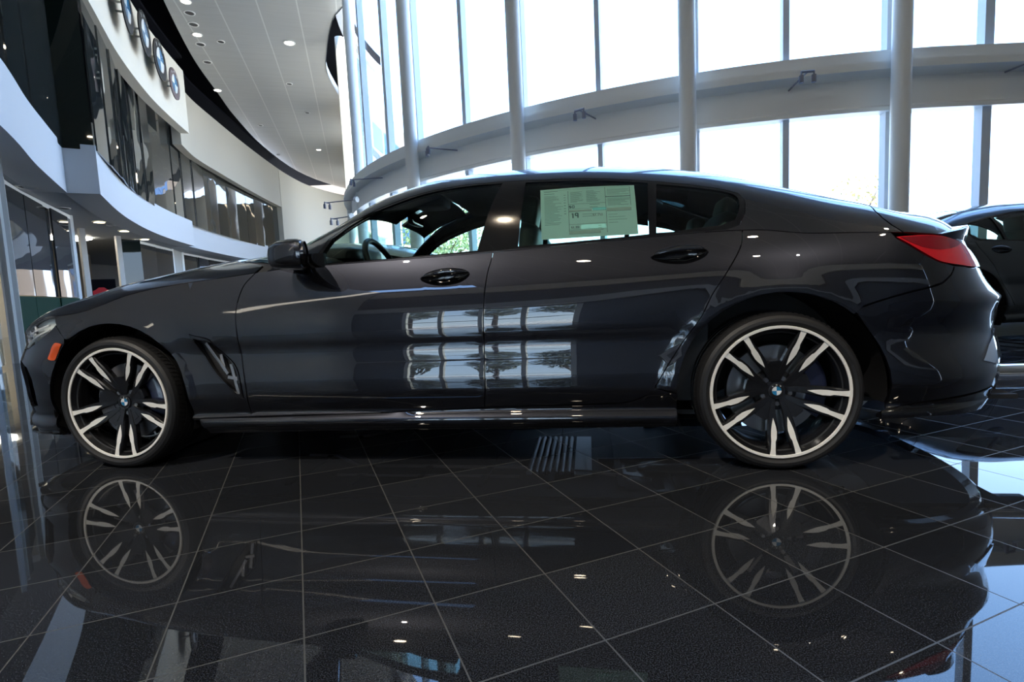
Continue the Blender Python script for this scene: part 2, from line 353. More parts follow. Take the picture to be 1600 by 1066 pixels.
# lower edge heights
af0 = math.degrees(math.asin((.150-HUBZ)/RFA))      # arch meets the bumper bottom
def arch_pts(c, r, z0, z1, rev=False):
    a0 = math.degrees(math.asin((z0-c[1])/r)); a1 = 180-math.degrees(math.asin((z1-c[1])/r))
    return arc(c[0], c[1], r, a0, a1)    # from the rear foot over the top to the front foot
FA = arch_pts(CF, RFA, .243, .155)      # rear foot (z .243) ... front foot (z .155)
RA = arch_pts(CR, RRA, .250, .300)
k_bf = min(range(len(FA)), key=lambda i: math.hypot(FA[i][0]+.228, FA[i][1]-.640))
for sd in (1, -1):
    fe = panel('front_fender', L, [p for p in zbl(-.300, .745, 16)]+S_FD[1:]+[(.45,.243)]+FA[:k_bf]+list(reversed(S_BF))[:-1], PAINT, car, holes=[VENT], side=sd)
    v = panel('fender_vent', L, VENT, MATT, fe, side=sd, off=-.030, gap=.0, th=.0)
    # vent surround and slats
    inner = [tuple(np.array(p)*.86+np.array((.572,.498))*.14) for p in VENT]
    panel('vent_surround', L, VENT, TRIM, fe, holes=[inner], side=sd, off=.003, gap=.001, th=.02, step=.02)
    fl = MB()
    def onL(u, z, o): 
        p = L(u, z); n = snormal(L, np.array([[u, z]]))[0]; n = n if n[1] < 0 else -n
        q = p+n*o; return (q[0], q[1]*sd, q[2])
    for (u0,z0),(u1,z1) in (((.50,.60),(.60,.455)),((.565,.545),(.585,.47)),((.60,.44),(.655,.43)),((.615,.50),(.648,.36))):
        w = .007; dx, dz = u1-u0, z1-z0; l = math.hypot(dx, dz); nx, nz = -dz/l*w, dx/l*w
        a = [onL(u0+nx,z0+nz,-.006), onL(u1+nx,z1+nz,-.006), onL(u1-nx,z1-nz,-.006), onL(u0-nx,z0-nz,-.006)]
        b = [onL(u0+nx,z0+nz,-.028), onL(u1+nx,z1+nz,-.028), onL(u1-nx,z1-nz,-.028), onL(u0-nx,z0-nz,-.028)]
        fl.add(a+b, [(0,1,2,3),(7,6,5,4),(0,4,5,1),(1,5,6,2),(2,6,7,3),(3,7,4,0)])
    fl.build('vent_slat', STEEL, fe)
    fd = panel('front_door', L, zbl(.745, 1.866, 20)+S_MID[1:]+[(1.342,.256)]+list(reversed(S_FD[1:])), PAINT, car, holes=[HANDLE_F], side=sd)
    rd = panel('rear_door', L, zbl(1.866, 2.905, 20)+S_RD[1:]+[(1.807,.274)]+list(reversed(S_MID[1:-1])), PAINT, car, holes=[HANDLE_R], side=sd)
    for dr, H, hx, hz in ((fd, HANDLE_F, 1.655, .851), (rd, HANDLE_R, 2.650, .893)):
        # pocket: dished bowl behind the skin
        ring = [onL(u, z, -.002) for u, z in dens(H, .012)]; c0 = np.array((hx, hz)); mb = MB(); rows = [ring]
        for k_, (s_, d_) in enumerate(((.93,-.012),(.75,-.026),(.4,-.034),(.02,-.036))):
            rows.append([onL(*(c0+(np.array(p)-c0)*s_), d_) for p in dens(H, .012)])
        n = len(ring); vs = [p for r_ in rows for p in r_]
        mb.add(vs, [(i*n+j, i*n+(j+1) % n, (i+1)*n+(j+1) % n, (i+1)*n+j) for i in range(len(rows)-1) for j in range(n)])
        mb.build('handle_recess', TRIM, dr)
        mb = MB(); N = 18; G = []
        for i in range(N+1):
            t = i/N; s_ = math.sin(PI*t)**.35; u = hx-.104+.208*t; z = hz+.014+.012*(t-.5)+.008*math.sin(PI*t)
            row = []
            for k in range(12):
                a = 2*PI*k/12; row.append(onL(u, z+.013*s_*math.sin(a), .016*math.sin(PI*t)**.5+.010*s_*math.cos(a)-.004))
            G.append(row+[row[0]])
        mb.quadgrid(G); mb.build('door_handle', PAINT, dr)
    # side skirt
    sk = panel('side_skirt', L, [(.435,.243),(.690,.247),(1.342,.256),(1.807,.274),(2.326,.284),(2.408,.288),(2.449,.298),(2.494,.318),(2.530,.351)]+[(2.560,.345),(2.621,.330),(2.624,.26),(2.622,.178),(1.922,.171),(1.331,.173),(.857,.167),(.455,.161)], PAINT, car, side=sd, step=.015, edgestep=.015, th=.05)
    # quarter panel
    q_out = zbl(2.905, 3.455, 12)+[(3.470,.915)]+list(reversed(spl([(3.694,.798),(3.665,.806),(3.618,.818),(3.568,.846),(3.511,.886),(3.475,.911)],3)))[1:]
    q_out += [(3.688,.785),(3.666,.763),(3.622,.735),(3.573,.722),(3.50,.708),(3.441,.694),(3.324,.660)]
    ra = RA; kq = min(range(len(ra)), key=lambda i: math.hypot(ra[i][0]-3.290, ra[i][1]-.625))
    q_out += ra[kq:]+[(2.62,.330),(2.560,.345),(2.530,.351)]+list(reversed(S_RD[1:-9]))
    qp = panel('quarter_panel', L, q_out, PAINT, car, side=sd)
    hl = panel('headlight', L, HEADL, LENS, car, side=sd, step=.02, edgestep=.012, th=.03)
    hb = panel('lamp_housing', L, HEADL, mat('lamp_housing_silver', (.90,.95,.92), rough=.35, metal=.1), hl, side=sd, off=-.035, step=.03, flange=False)
    mb = MB()
    for u, z, r_ in ((-.60,.645,.026),(-.53,.665,.026),(-.46,.690,.022)):
        p = onL(u, z, -.033); q = onL(u, z, -.004); mb.tube([p, q], [r_*.55, r_], 16, cap=False)
    mb.build('projector_lens', CHROME, hl)
    mb = MB()
    for za, zc_ in ((.603,.612),(.640,.648)):
        pts = [onL(u, za+(.10 if za<.61 else .085)*((u+.70)/.4)**1.1, -.012) for u in np.linspace(-.69,-.35,14)]
        mb.tube(pts, .0055, 8)
    mb.build('daytime_light_strip', mat('daytime_light_white', (.85,.88,.9), rough=.2, coat=.5), hl)
    tl = panel('taillight', L, TAILL, RED, car, side=sd, step=.02, edgestep=.012, off=.004, th=.02)
    panel('lens_shade', L, spl([(3.475,.918),(3.60,.921),(3.71,.910),(3.80,.888),(3.74,.868),(3.64,.858),(3.56,.872),(3.51,.895)],2), RED2, tl, side=sd, off=.0055, th=.001, step=.02, gap=.003)
    mk = panel('side_marker', L, MARKER, AMBER, car, side=sd, off=.003, th=.006, step=.02, edgestep=.012)
    rf = panel('rear_reflector', L, [(3.79,.417),(3.86,.470),(3.99,.53),(4.035,.50),(4.03,.44),(3.99,.40),(3.90,.39)], CHROME, car, side=sd, off=.006, th=.012, step=.02)
# bumpers (one sheet round each end)
bo = [(-1.3,.150),(-.9,.150),(-.62,.152),(-.387,.155)]
bo = bo+list(reversed(FA))[0:len(FA)-k_bf]+list(reversed(S_BF))[1:-3]+[(-.292,.715)]
hl_low = list(reversed(HEADL[HEADL.index((-.715,.662)):]))
bo = bo+hl_low[1:]+[(-.68,zb(-.68)+.0),(-.75,zb(-.75)),(-.85,zb(-.85)),(-1.0,zb(-1.0)),(-1.3,zb(-1.3))]
fb = panel('front_bumper', L, bo, PAINT, car, both=True, holes=[INTAKE], step=.03)
KID = [(-1.235,.63),(-1.05,.63),(-1.0,.60),(-1.02,.42),(-1.06,.37),(-1.235,.37)]
for sd in (1, -1):
    g = panel('kidney_grille', L, KID, TRIM, fb, side=sd, off=.012, th=.02, step=.03)
    panel('air_intake', L, INTAKE, MATT, fb, side=sd, off=-.05, gap=0, flange=False)
    mb = MB()
    for u in np.linspace(-1.22,-1.03,9):
        def onLs(u, z, o):
            p = L(u, z); n = snormal(L, np.array([[u, z]]))[0]; n = n if n[0] < 0 else -n
            q = p+n*o; return (q[0], q[1]*sd, q[2])
        mb.tube([onLs(u, z, .016) for z in np.linspace(.39,.61,6)], .004, 6)
    mb.build('grille_bar', CHROME, g)
mb = MB(); G = []
for u in np.linspace(-1.3, -.40, 40):      # splitter lip
    p = L(u, .16); n = snormal(L, np.array([[u, .2]]))[0]; n[2] = 0; n = n/np.linalg.norm(n); n = n if (n[1] < 0 or n[0] < 0) else -n
    fade = min(1, (-.38-u)/.15)
    G.append([tuple(p+n*(.004+a*fade)+np.array((0,0,z))) for a, z in ((-.06,.0),(.012,-.002),(.026,.004),(.024,.014),(-.01,.026))])
for G_ in (G, [[(p[0],-p[1],p[2]) for p in r_] for r_ in G]): mb.quadgrid(G_)
mb.build('front_splitter', TRIM, fb)
kq = min(range(len(RA)), key=lambda i: math.hypot(RA[i][0]-3.290, RA[i][1]-.625))
rb_o = list(reversed(RA[:kq]))[::-1]
rb_o = [(3.290,.640),(3.324,.657)]+[(3.441,.691),(3.50,.705),(3.573,.719),(3.622,.732),(3.666,.760),(3.688,.782),(3.697,.797)]
rb_o += list(spl([(3.733,.795),(3.80,.788),(3.90,.786),(4.04,.788)],2))+[(4.06,.79),(4.42,.79),(4.42,.255),(4.0,.255),(3.88,.300),(3.57,.272),(3.40,.243)]+[p for p in RA[:kq] if p[1] > .245]
rb = panel('rear_bumper', L, rb_o, PAINT, car, both=True, step=.03)
df = panel('rear_diffuser', L, [(3.395,.243),(3.57,.272),(3.88,.300),(4.0,.255),(4.42,.255),(4.42,.205),(3.97,.205),(3.577,.215),(3.39,.212)], TRIM, car, both=True, off=.006, th=.04, step=.02)
for y in (-.55,.55):
    mb = MB(); ellp = [(4.19,y,.30)]; mb.tube([(4.02,y,.30),(4.19,y,.30)], .055, 24); mb.build('exhaust_tip', CHROME, df)
# ------------------------------------------------------------------ upper body
WIN_F = [(1.069,.012),(1.052,.096),(1.075,.215)]+spl([(1.080,.225),(1.155,.305),(1.271,.352),(1.434,.396),(1.544,.414),(1.701,.428),(1.892,.420)],3)+[(1.796,.012),(1.599,.010),(1.368,.008)]
WIN_R = [(1.978,.014),(2.003,.405)]+spl([(2.01,.406),(2.161,.396),(2.38,.379),(2.552,.350)],3)+[(2.534,.014),(2.40,.012),(2.16,.012)]
WIN_Q = [(2.566,.016),(2.590,.338),(2.726,.313),(2.840,.287)]+spl([(2.857,.283),(2.905,.255),(2.919,.20),(2.908,.12),(2.885,.060)],3)+[(2.825,.030),(2.631,.014)]
PIL = [(.86,.10),(.93,.24),(1.02,.37),(1.14,.475),(1.30,.56),(1.48,.625)]        # A pillar inner edge
RG = [(2.78,.64),(2.95,.545),(3.10,.51),(3.28,.50),(3.40,.52)]                   # C pillar inner edge
_k = lambda l: [(u, t*(1-.035*min(1, t/.3))) for u, t in l]
WIN_F, WIN_R, WIN_Q, DLO_ = _k(WIN_F), _k(WIN_R), _k(WIN_Q), None
top = [(.80,0)]+[(.86,.10)]+spl(PIL,3)[1:]+[(1.48,.70),(1.44,.85),(1.42,1.0)]+[(2.66,1.0),(2.68,.85),(2.72,.72)]+spl(RG,3)+[(3.47,.52),(3.466,.383),(3.448,.25),(3.452,.152),(3.470,.07),(3.500,0)]
DLO = [(1.02,.004),(1.03,.096),(1.055,.235),(1.14,.325),(1.262,.375),(1.43,.418),(1.70,.447),(2.0,.428),(2.38,.402),(2.60,.364),(2.85,.308),(2.925,.272),(2.944,.20),(2.93,.10),(2.90,.03),(2.84,.004)]
DLO = _k(DLO)
ro = panel('roof', U, top, PAINT, car, holes=[DLO], both=True, sv=1.35, step=.035, gap=.001)
for sd in (1, -1):
    wt = panel('window_trim', U, DLO, TRIM, car, holes=[WIN_F, WIN_R, WIN_Q], side=sd, sv=1.35, off=-.001, gap=.0006, step=.03, th=.02)
    panel('front_side_window', U, WIN_F, GLASS_F, car, side=sd, sv=1.35, off=-.006, gap=.0004, flange=False)
    panel('rear_side_window', U, WIN_R, GLASS_R, car, side=sd, sv=1.35, off=-.006, gap=.0004, flange=False)
    panel('quarter_window', U, WIN_Q, GLASS_R, car, side=sd, sv=1.35, off=-.006, gap=.0004, flange=False)
WS = [(.60,.34),(.80,.115)]+[(u+.004,t+.004) for u,t in PIL]+[(1.48,.70),(1.44,.85),(1.42,1.0),(.47,1.0),(.49,.75),(.53,.52)]
panel('windscreen', U, WS, GLASS_W, car, both=True, sv=1.35, off=-.004, gap=.002, flange=False)
RW = [(2.66,1.0),(2.68,.85),(2.72,.72)]+[(u,t+.003) for u,t in RG]+[(3.44,.60),(3.46,.8),(3.47,1.0)]
panel('rear_window', U, RW, mat('dark_rear_glass', (.01,.012,.013), rough=.04, coat=1), car, both=True, sv=1.35, off=-.004, gap=.002, flange=False)
hood_o = [(-1.3,0)]+[(u,.0) for u in (-1.1,-.9,-.7,-.5,-.3,-.1,.1,.3,.5,.74)]+[(.76,.10),(.57,.34),(.49,.52),(.45,.75),(.43,1.0),(-1.3,1.0)]
panel('bonnet', U, hood_o, PAINT, car, both=True, sv=.9, step=.04, gap=.0016)
cw = [(.745,0),(.80,0),(.855,.10),(.80,.115),(.60,.34),(.53,.52),(.49,.75),(.47,1.0),(.43,1.0),(.45,.75),(.49,.52),(.57,.34),(.76,.10)]
panel('cowl', U, cw, MATT, car, both=True, sv=.9, off=-.008, gap=.0, step=.03)
tr_o = [(3.503,0),(3.474,.07),(3.456,.152),(3.452,.25),(3.470,.383),(3.474,.52),(3.44,.60),(3.46,.8),(3.47,1.0),(4.42,1.0),(4.42,0),(4.2,0),(4.0,0),(3.85,0),(3.7,0),(3.6,0)]
bl = panel('boot_lid', U, tr_o, PAINT, car, both=True, sv=.8, step=.035)
bd = panel('boot_rear_face', L, [(4.05,.80),(4.03,.835),(3.93,.853),(3.85,.880),(3.771,.902)]+[(u,zb(u)) for u in (3.8,3.9,4.0,4.2,4.42)]+[(4.42,.79),(4.06,.79)], PAINT, bl, both=True, step=.03)
# lip spoiler along the tail
G = []
for u in np.linspace(4.42, 3.66, 34):
    b = L(u, zb(u)); b = np.array(b); k = (u-3.66)/.76; h_ = .078*min(1, k*2.2+.03); cx = 3.0
    inw = np.array((cx-b[0], -b[1]*1.0, 0)); inw /= np.linalg.norm(inw)
    G.append([tuple(b+inw*a+np.array((0,0,z))) for a, z in ((.0,-.015),(-.004,.25*h_),(-.012,.9*h_),(-.008,h_),(.01,.99*h_),(.09,.93*h_),(.20,.82*h_+.006),(.34,.60*h_+.012),(.46,.20*h_+.01),(.52,-.02))])
mb = MB(); mb.quadgrid(G); mb.quadgrid([[(p[0],-p[1],p[2]) for p in r_] for r_ in G]); mb.build('boot_spoiler', PAINT, bl, sm=60)
# ------------------------------------------------------------------ inner shell, wheel wells, underbody
ib = [(-1.3,.19)]+[(-.38,.19)]+list(reversed(arch_pts(CF, RFA+.03, .19, .19)))[1:]+[(2.60,.19)]+list(reversed(arch_pts(CR, RRA+.03, .19, .19)))[1:]+[(4.42,.24)]+[(u,zb(u)-.03) for u in np.linspace(4.42,-1.3,60)]
VH = [tuple(np.array(p)*1.06-np.array((.572,.498))*.06) for p in VENT]
ci = panel('inner_body', L, ib, MATT, car, both=True, off=-.055, gap=0, step=.06, holes=[[tuple(p) for p in VH]], flange=False)
for nm, c, r_ in (('wheel_well', CF, RFA+.004), ('wheel_well', CR, RRA+.004)):
    for sd in (1, -1):
        mb = MB(); a0, a1 = math.radians(-20 if c is CF else -8), math.radians(204)
        prof = [(r_,-.925),(r_+.006,-.90),(r_+.006,-.56),(.02,-.56)]
        n = 40; G = []
        for i in range(n+1):
            t = a0+(a1-a0)*i/n; G.append([(c[0]+a*math.cos(t), h*sd, c[1]+a*math.sin(t)) for a, h in prof])
        mb.quadgrid(G); mb.build('wheel_well', MATT, car, recalc=False)
ub = MB()
pl = [(-.72,-.60),(-.55,-.78),(-.42,-.84)]; 
def slab(m, x0, x1, hw, z, t=.02, y0=None): m.box(((x0+x1)/2, 0 if y0 is None else y0, z), (x1-x0, 2*hw, t))
slab(ub, -.78, -.44, .72, .175); slab(ub, -.44, .46, .56, .19); slab(ub, .46, 2.60, .85, .185); slab(ub, 2.60, 3.44, .56, .22); slab(ub, 3.44, 4.05, .70, .24)
for y in (-.80,.80): ub.box((1.5,y,.178),(2.1,.05,.02))
for x in np.linspace(.7,2.4,6): ub.box((x,0,.170),(.03,1.4,.014))
ubo = ub.build('underbody', DARK, car)
for s in (-1,1):
    mb = MB(); mb.tube([(.55,s*.20,.172),(.75,s*.22,.170),(.95,s*.40,.170),(1.85,s*.42,.170),(2.3,s*.50,.170),(2.55,s*.60,.172)], .011, 8); mb.build('fuel_line', HEATSH, ubo)
    mb = MB(); mb.tube([(.9,s*.55,.170),(1.9,s*.56,.170)], .008, 8); mb.build('brake_line', HEATSH, ubo)
mb = MB()
for i in range(7): mb.tube([(1.94+i*.034,-.52,.170),(1.94+i*.034,.12,.166)], .015, 10)
mb.box((2.22,-.20,.168),(.09,.70,.010)); mb.build('heat_shield', HEATSH, ubo)
mb = MB(); mb.tube([(2.30,-.30,.19),(3.3,-.25,.20)], .032, 14); mb.tube([(3.45,-.55,.26),(3.45,.55,.26)], .11, 20); mb.tube([(2.5,-.45,.185),(2.56,-.45,.185),(2.9,-.45,.185),(2.96,-.45,.185)], [.02,.042,.042,.02], 14)
for s in (-1,1): mb.tube([(3.45,s*.5,.26),(3.8,s*.55,.28),(4.05,s*.55,.30)], .03, 12)
mb.build('exhaust_pipe', HEATSH, ubo)
mb = MB()
G = [[(2.42+.03*i, -.75+.06*j, .170-.012*math.sin(i*.9)*math.sin(j*.8)) for j in range(8)] for i in range(14)]
mb.quadgrid(G); mb.build('floor_tray', mat('grey_tray', (.10,.105,.11), rough=.3, metal=.7), ubo, recalc=False)
# ------------------------------------------------------------------ wheels
RIM = .2715
def roundel(parent, T, r, name='badge', ring=mat('badge_black', (.01,.01,.012), rough=.5, spec=.25), letters=True):
    "blue and white quartered roundel with a black ring; T maps (x, y, out) to a point"
    mb = MB(); n = 48
    mb.quadgrid([[T(a*math.cos(t), a*math.sin(t), h) for a, h in ((r,-.01*r),(r,.06*r),(r*.96,.09*r),(r*.60,.09*r),(r*.60,.07*r))] for t in np.linspace(0, 2*PI, n+1)])
    o = mb.build(name, ring, parent, recalc=False)
    for k, m_ in enumerate((BBLUE, BWHITE)):
        mb = MB()
        for q in (0, 2):
            a0 = (q+k)*PI/2; pts = [T(0,0,.075*r)]+[T(r*.60*math.cos(a0+PI/2*i/12), r*.60*math.sin(a0+PI/2*i/12), .075*r) for i in range(13)]
            mb.add(pts, [tuple(range(14))])
        mb.build('blue_quarter' if k == 0 else 'white_quarter', m_, o, recalc=False)
    mb = MB()
    for a, b in ((r*.97, r*1.0),(r*.59,r*.62)):
        mb.quadgrid([[T(q*math.cos(t), q*math.sin(t), .10*r) for q in (a,b)] for t in np.linspace(0, 2*PI, n+1)])
    mb.build('chrome_rim', CHROME, o, recalc=False)
    if letters:
        mb = MB()
        LT = {'B': [[(-.4,-.6),(-.4,.6)],[(-.4,.6),(.2,.55),(.3,.3),(.1,.05),(-.4,.02)],[(.1,.05),(.38,-.15),(.35,-.45),(.15,-.6),(-.4,-.6)]],
              'M': [[(-.5,-.6),(-.45,.6),(0,-.3),(.45,.6),(.5,-.6)]], 'W': [[(-.65,.6),(-.35,-.6),(0,.4),(.35,-.6),(.65,.6)]]}
        for ch, ang in (('B',38),('M',0),('W',-38)):
            ca = math.radians(90+ang); s_ = r*.13
            for st in LT[ch]:
                for (x0,y0),(x1,y1) in zip(st, st[1:]):
                    dx, dy = x1-x0, y1-y0; l = math.hypot(dx, dy); nx, ny = -dy/l*.11, dx/l*.11; q = []
                    for x, y in ((x0+nx,y0+ny),(x1+nx,y1+ny),(x1-nx,y1-ny),(x0-nx,y0-ny)):
                        X, Y = x*s_, y*s_+r*.785; th_ = math.radians(ang); q.append(T(X*math.cos(th_)-Y*math.sin(th_), X*math.sin(th_)+Y*math.cos(th_), .115*r))
                    mb.add(q, [(0,1,2,3)])
        mb.build('lettering', BWHITE, o, recalc=False)
    return o
BBLUE = mat('badge_blue', (.02,.20,.42), rough=.25, coat=1); BWHITE = mat('badge_white', (.8,.82,.82), rough=.3, coat=1)
def conc(r): return .042*(1-min(1, max(0, (r-.03)/.215)))**1.1      # dish depth towards the hub
def make_wheel(rot, parent):
    "outward is -y; origin at the ring centre plane"
    mb = MB()
    # barrel and outer flange
    mb.lathe([(.236,.20),(.240,.16),(.232,.05),(.246,.016),(.256,.004),(.2575,.000)], 72)
    rim = mb
    def P(r, deg, out): t = math.radians(deg+rot); return (r*math.sin(t), -out, r*math.cos(t))
    def spoke_section(rs, th_):
        return
    for k in range(5):
        c0 = 72*k
        for s in (-1, 1):
            # dark spoke body: stations (r, centre angle, half width m, depth)
            st = [(.252,25.0,.0165),(.225,24.8,.0180),(.19,24.4,.0215),(.16,23.6,.0215),(.13,22.0,.0195),(.10,19.5,.0165),(.07,17.5,.0130),(.045,16.5,.010)]
            G = []
            for r, a, hw in st:
                d = -conc(r)-.0015; da = math.degrees(hw/r)
                row = [P(r, c0+s*(a-da), d-.030), P(r, c0+s*(a-da), d-.006), P(r, c0+s*(a-da*.75), d), P(r, c0+s*(a+da*.75), d), P(r, c0+s*(a+da), d-.006), P(r, c0+s*(a+da), d-.030)]
                G.append(row+[row[0]])
            rim.quadgrid(G)
        # web joining the two arms near the hub
        w = [(.030,-30),(.085,-16),(.118,-13.5),(.128,-9),(.128,9),(.118,13.5),(.085,16),(.030,30)]
        rim.add([P(r, c0+a, -conc(r)-.004) for r, a in w]+[P(r, c0+a, -conc(r)-.03) for r, a in w], [tuple(range(8))]+[(i,(i+1) % 8,8+(i+1) % 8,8+i) for i in range(8)])
        w = [(.060,-9),(.105,-8),(.105,8),(.060,9)]
        rim.add([P(r, c0+a, -conc(r)-.0025) for r, a in w], [(0,1,2,3)])
    rim.lathe([(.0,-conc(.03)*-1),(.034,.044),(.046,.046),(.052,.056),(.052,.09)], 40)
    w = rim.build('wheel', ALLOY, parent, sm=30)
    mb = MB(); mb.lathe([(.2585,-.0005),(.2600,-.0045),(.2690,-.0055),(.2712,-.003),(.2715,.004)], 96)
    o = mb.build('machined_ring', MACH, w)
    for k in range(5):
        for s in (-1, 1):
            mb = MB()
            # machined face of the arm
            q = [(.2588,27.6),(.235,27.2),(.205,27.0),(.193,28.2),(.165,28.6),(.145,27.2),(.112,21.8)]
            p = [(.2588,22.4),(.235,22.6),(.205,22.4),(.182,21.2),(.160,20.6),(.135,20.6),(.112,21.4)]
            G = [[P(a[0], 72*k+s*a[1], -conc(a[0])+.0005), P(b[0], 72*k+s*b[1], -conc(b[0])+.0005)] for a, b in zip(q, p)]
            mb.quadgrid(G); mb.build('machined_spoke_face', MACH, w, recalc=False)
    for k in range(5):
        mb = MB(); t = math.radians(36+72*k+rot); c = (.056*math.sin(t), .050, .056*math.cos(t)); mb.tube([(c[0],.07,c[2]),(c[0],.046,c[2])], .0095, 6); mb.build('wheel_bolt', STEEL, w)
    roundel(w, lambda x, y, h: (x, .040-h, y), .031, 'hub_badge')
    mb = MB()
    tp = [(.236,.205),(.262,.21),(.285,.232),(.305,.236),(.3165,.222),(.3205,.20)]
    for yy in (.175,.135,.095,.055): tp += [(.3225,yy+.014),(.3225,yy+.004),(.3150,yy+.003),(.3150,yy-.003),(.3225,yy-.004)]
    tp += [(.3222,.035),(.3185,.016),(.3110,-.002),(.300,-.011),(.288,-.013),(.278,-.008),(.2735,.002),(.266,.006),(.258,.012),(.240,.02)]
    mb.lathe(tp, 120); ty = mb.build('tyre', RUBBER, w, sm=25)
    for sh in (0, 1):
     mb = MB()
     for i in range(90):      # tread blocks on the shoulder
        a = 360*i/90
        if sh == 0: mb.add([P(r, a+da, -y) for r, y, da in ((.3190,.014,0),(.3245,.028,0),(.3245,.052,1.2),(.3245,.052,3.4),(.3245,.028,2.4),(.3190,.014,2.4))], [tuple(range(6))])
        else: mb.add([P(r, a+da, -y) for r, y, da in ((.3190,.204,0),(.3240,.195,0),(.3240,.166,1.2),(.3240,.166,3.4),(.3240,.195,2.4),(.3190,.204,2.4))], [tuple(range(6))])
     mb.build('tread_block', RUBBER, ty, recalc=False)
    mb = MB(); mb.lathe([(.05,.085),(.105,.082),(.185,.082),(.187,.086),(.187,.104),(.185,.108),(.05,.108)], 64)
    d = mb.build('brake_disc', STEEL, w); mb = MB(); mb.lathe([(.0,.060),(.085,.062),(.09,.084)], 40); mb.build('disc_hat', MATT, w)
    mb = MB(); n = 12; G = []
    for i in range(n+1):
        t = math.radians(-38+76*i/n+ (90 if parent is None else 0)); 
        G.append([(a*math.cos(t), h, a*math.sin(t)) for a, h in ((.125,.070),(.135,.058),(.190,.058),(.205,.070),(.205,.125),(.125,.125),(.125,.070))])
    mb.quadgrid(G); mb.build('brake_caliper', CALIPER, w)
    return w
YW = -.945
w1 = make_wheel(-3.0, car); w1.location = (0.006, YW, HUBZ)
def copy_tree(o, parent=None):
    c = o.copy(); C.objects.link(c)
    if parent is not None: c.parent = parent
    for ch in list(o.children): copy_tree(ch, c)
    return c
w2 = copy_tree(w1, car); w2.location = (WB, YW, HUBZ); w2.rotation_euler = (0, math.radians(-2), 0)
for x in (0.006, WB):
    w3 = copy_tree(w1, car); w3.location = (x, -YW, HUBZ); w3.rotation_euler = (0, 0, PI)
# ------------------------------------------------------------------ mirror
for sd in (1, -1):
    mb = MB(); G = []
    # stations along x (front to back): x, z centre, half height, y centre, half width
    for x, zc_, hh, yc, hw in ((.900,.972,.004,-.985,.010),(.906,.972,.034,-.985,.045),(.925,.974,.052,-.985,.075),(.960,.977,.062,-.985,.098),(1.00,.978,.066,-.985,.110),(1.035,.977,.066,-.985,.114),(1.048,.976,.062,-.985,.110)):
        row = []
        for k in range(28):
            t = 2*PI*k/28; c_, s_ = math.cos(t), math.sin(t); e = .62
            row.append((x-(hw*math.copysign(abs(c_)**e, c_))*.42*(x-.9)/.15, (yc+hw*math.copysign(abs(c_)**e, c_))*1, zc_+hh*math.copysign(abs(s_)**e, s_)))
        G.append([(a, b*sd, c) for a, b, c in row+[row[0]]])
    mb.quadgrid(G); mi = mb.build('door_mirror', PAINT, car, sm=60)
    mb = MB(); mb.add([G[-1][k] for k in range(28)], [tuple(range(28))]); 
    mb.add([(1.056-.42*.098*math.cos(t),(-.985+.098*math.cos(t))*sd,.976+.050*math.sin(t)) for t in np.linspace(0,2*PI,25)[:-1]], [tuple(range(24))])
    mb.build('mirror_glass', CHROME, mi)
    mb = MB(); mb.quadgrid([[(1.046-.42*a*math.cos(t),(-.985+a*math.cos(t))*sd,.976+b*math.sin(t)), (1.062-.42*a*math.cos(t),(-.985+a*.98*math.cos(t))*sd,.976+b*.97*math.sin(t))] for a, b in ((.108,.060),) for t in np.linspace(0,2*PI,33)]); mb.build('mirror_surround', TRIM, mi, recalc=False)
    mb = MB(); mb.tube([(.965,-.90*sd,.925),(.965,-.855*sd,.915)], [.02,.03], 10); mb.box((1.0,-.862*sd,.955),(.17,.02,.07)); mb.build('mirror_arm', TRIM, mi)
# ------------------------------------------------------------------ cabin
def ellbox(mb, c, d, e=.45, nu=20, nv=12, rx=0):
    G = []
    for i in range(nv+1):
        ph = -PI/2+PI*i/nv; row = []
        for k in range(nu+1):
            t = 2*PI*k/nu; f_ = lambda v, q: math.copysign(abs(v)**q, v)
            p = Vector((d[0]/2*f_(math.cos(ph),e)*f_(math.cos(t),e), d[1]/2*f_(math.cos(ph),e)*f_(math.sin(t),e), d[2]/2*f_(math.sin(ph),e)))
            if rx: p = Matrix.Rotation(rx, 3, 'Y') @ p
            row.append((c[0]+p.x, c[1]+p.y, c[2]+p.z))
        G.append(row)
    mb.quadgrid(G); return mb
for y in (-.38, .38):
    mb = MB(); ellbox(mb, (1.60,y,.52),(.52,.50,.20)); s_ = mb.build('front_seat', LEATHER, car)
    mb = MB(); ellbox(mb, (1.90,y,.82),(.16,.48,.62), rx=.30); mb.build('seat_back', LEATHER, s_)
    mb = MB(); ellbox(mb, (1.99,y,1.17),(.10,.26,.17), rx=.2); mb.build('headrest', LEATHER, s_)
    mb = MB(); ellbox(mb, (2.55,y,.55),(.50,.52,.20)); s_ = mb.build('rear_seat', LEATHER, car)
    mb = MB(); ellbox(mb, (2.86,y,.84),(.16,.50,.56), rx=.40); mb.build('seat_back', LEATHER, s_)
    mb = MB(); ellbox(mb, (2.96,y,1.12),(.09,.24,.12), rx=.2); mb.build('headrest', LEATHER, s_)
mb = MB(); ellbox(mb, (.86,0,.84),(.44,1.50,.34)); mb.box((1.05,0,.55),(.3,1.5,.4)); da = mb.build('dashboard', LEATHER, car)
mb = MB(); ellbox(mb, (1.02,-.38,1.005),(.17,.44,.08)); mb.build('instrument_hood', LEATHER, da)
mb = MB(); mb.box((.97,.05,1.00),(.02,.34,.12)); mb.build('centre_screen', TRIM, da)
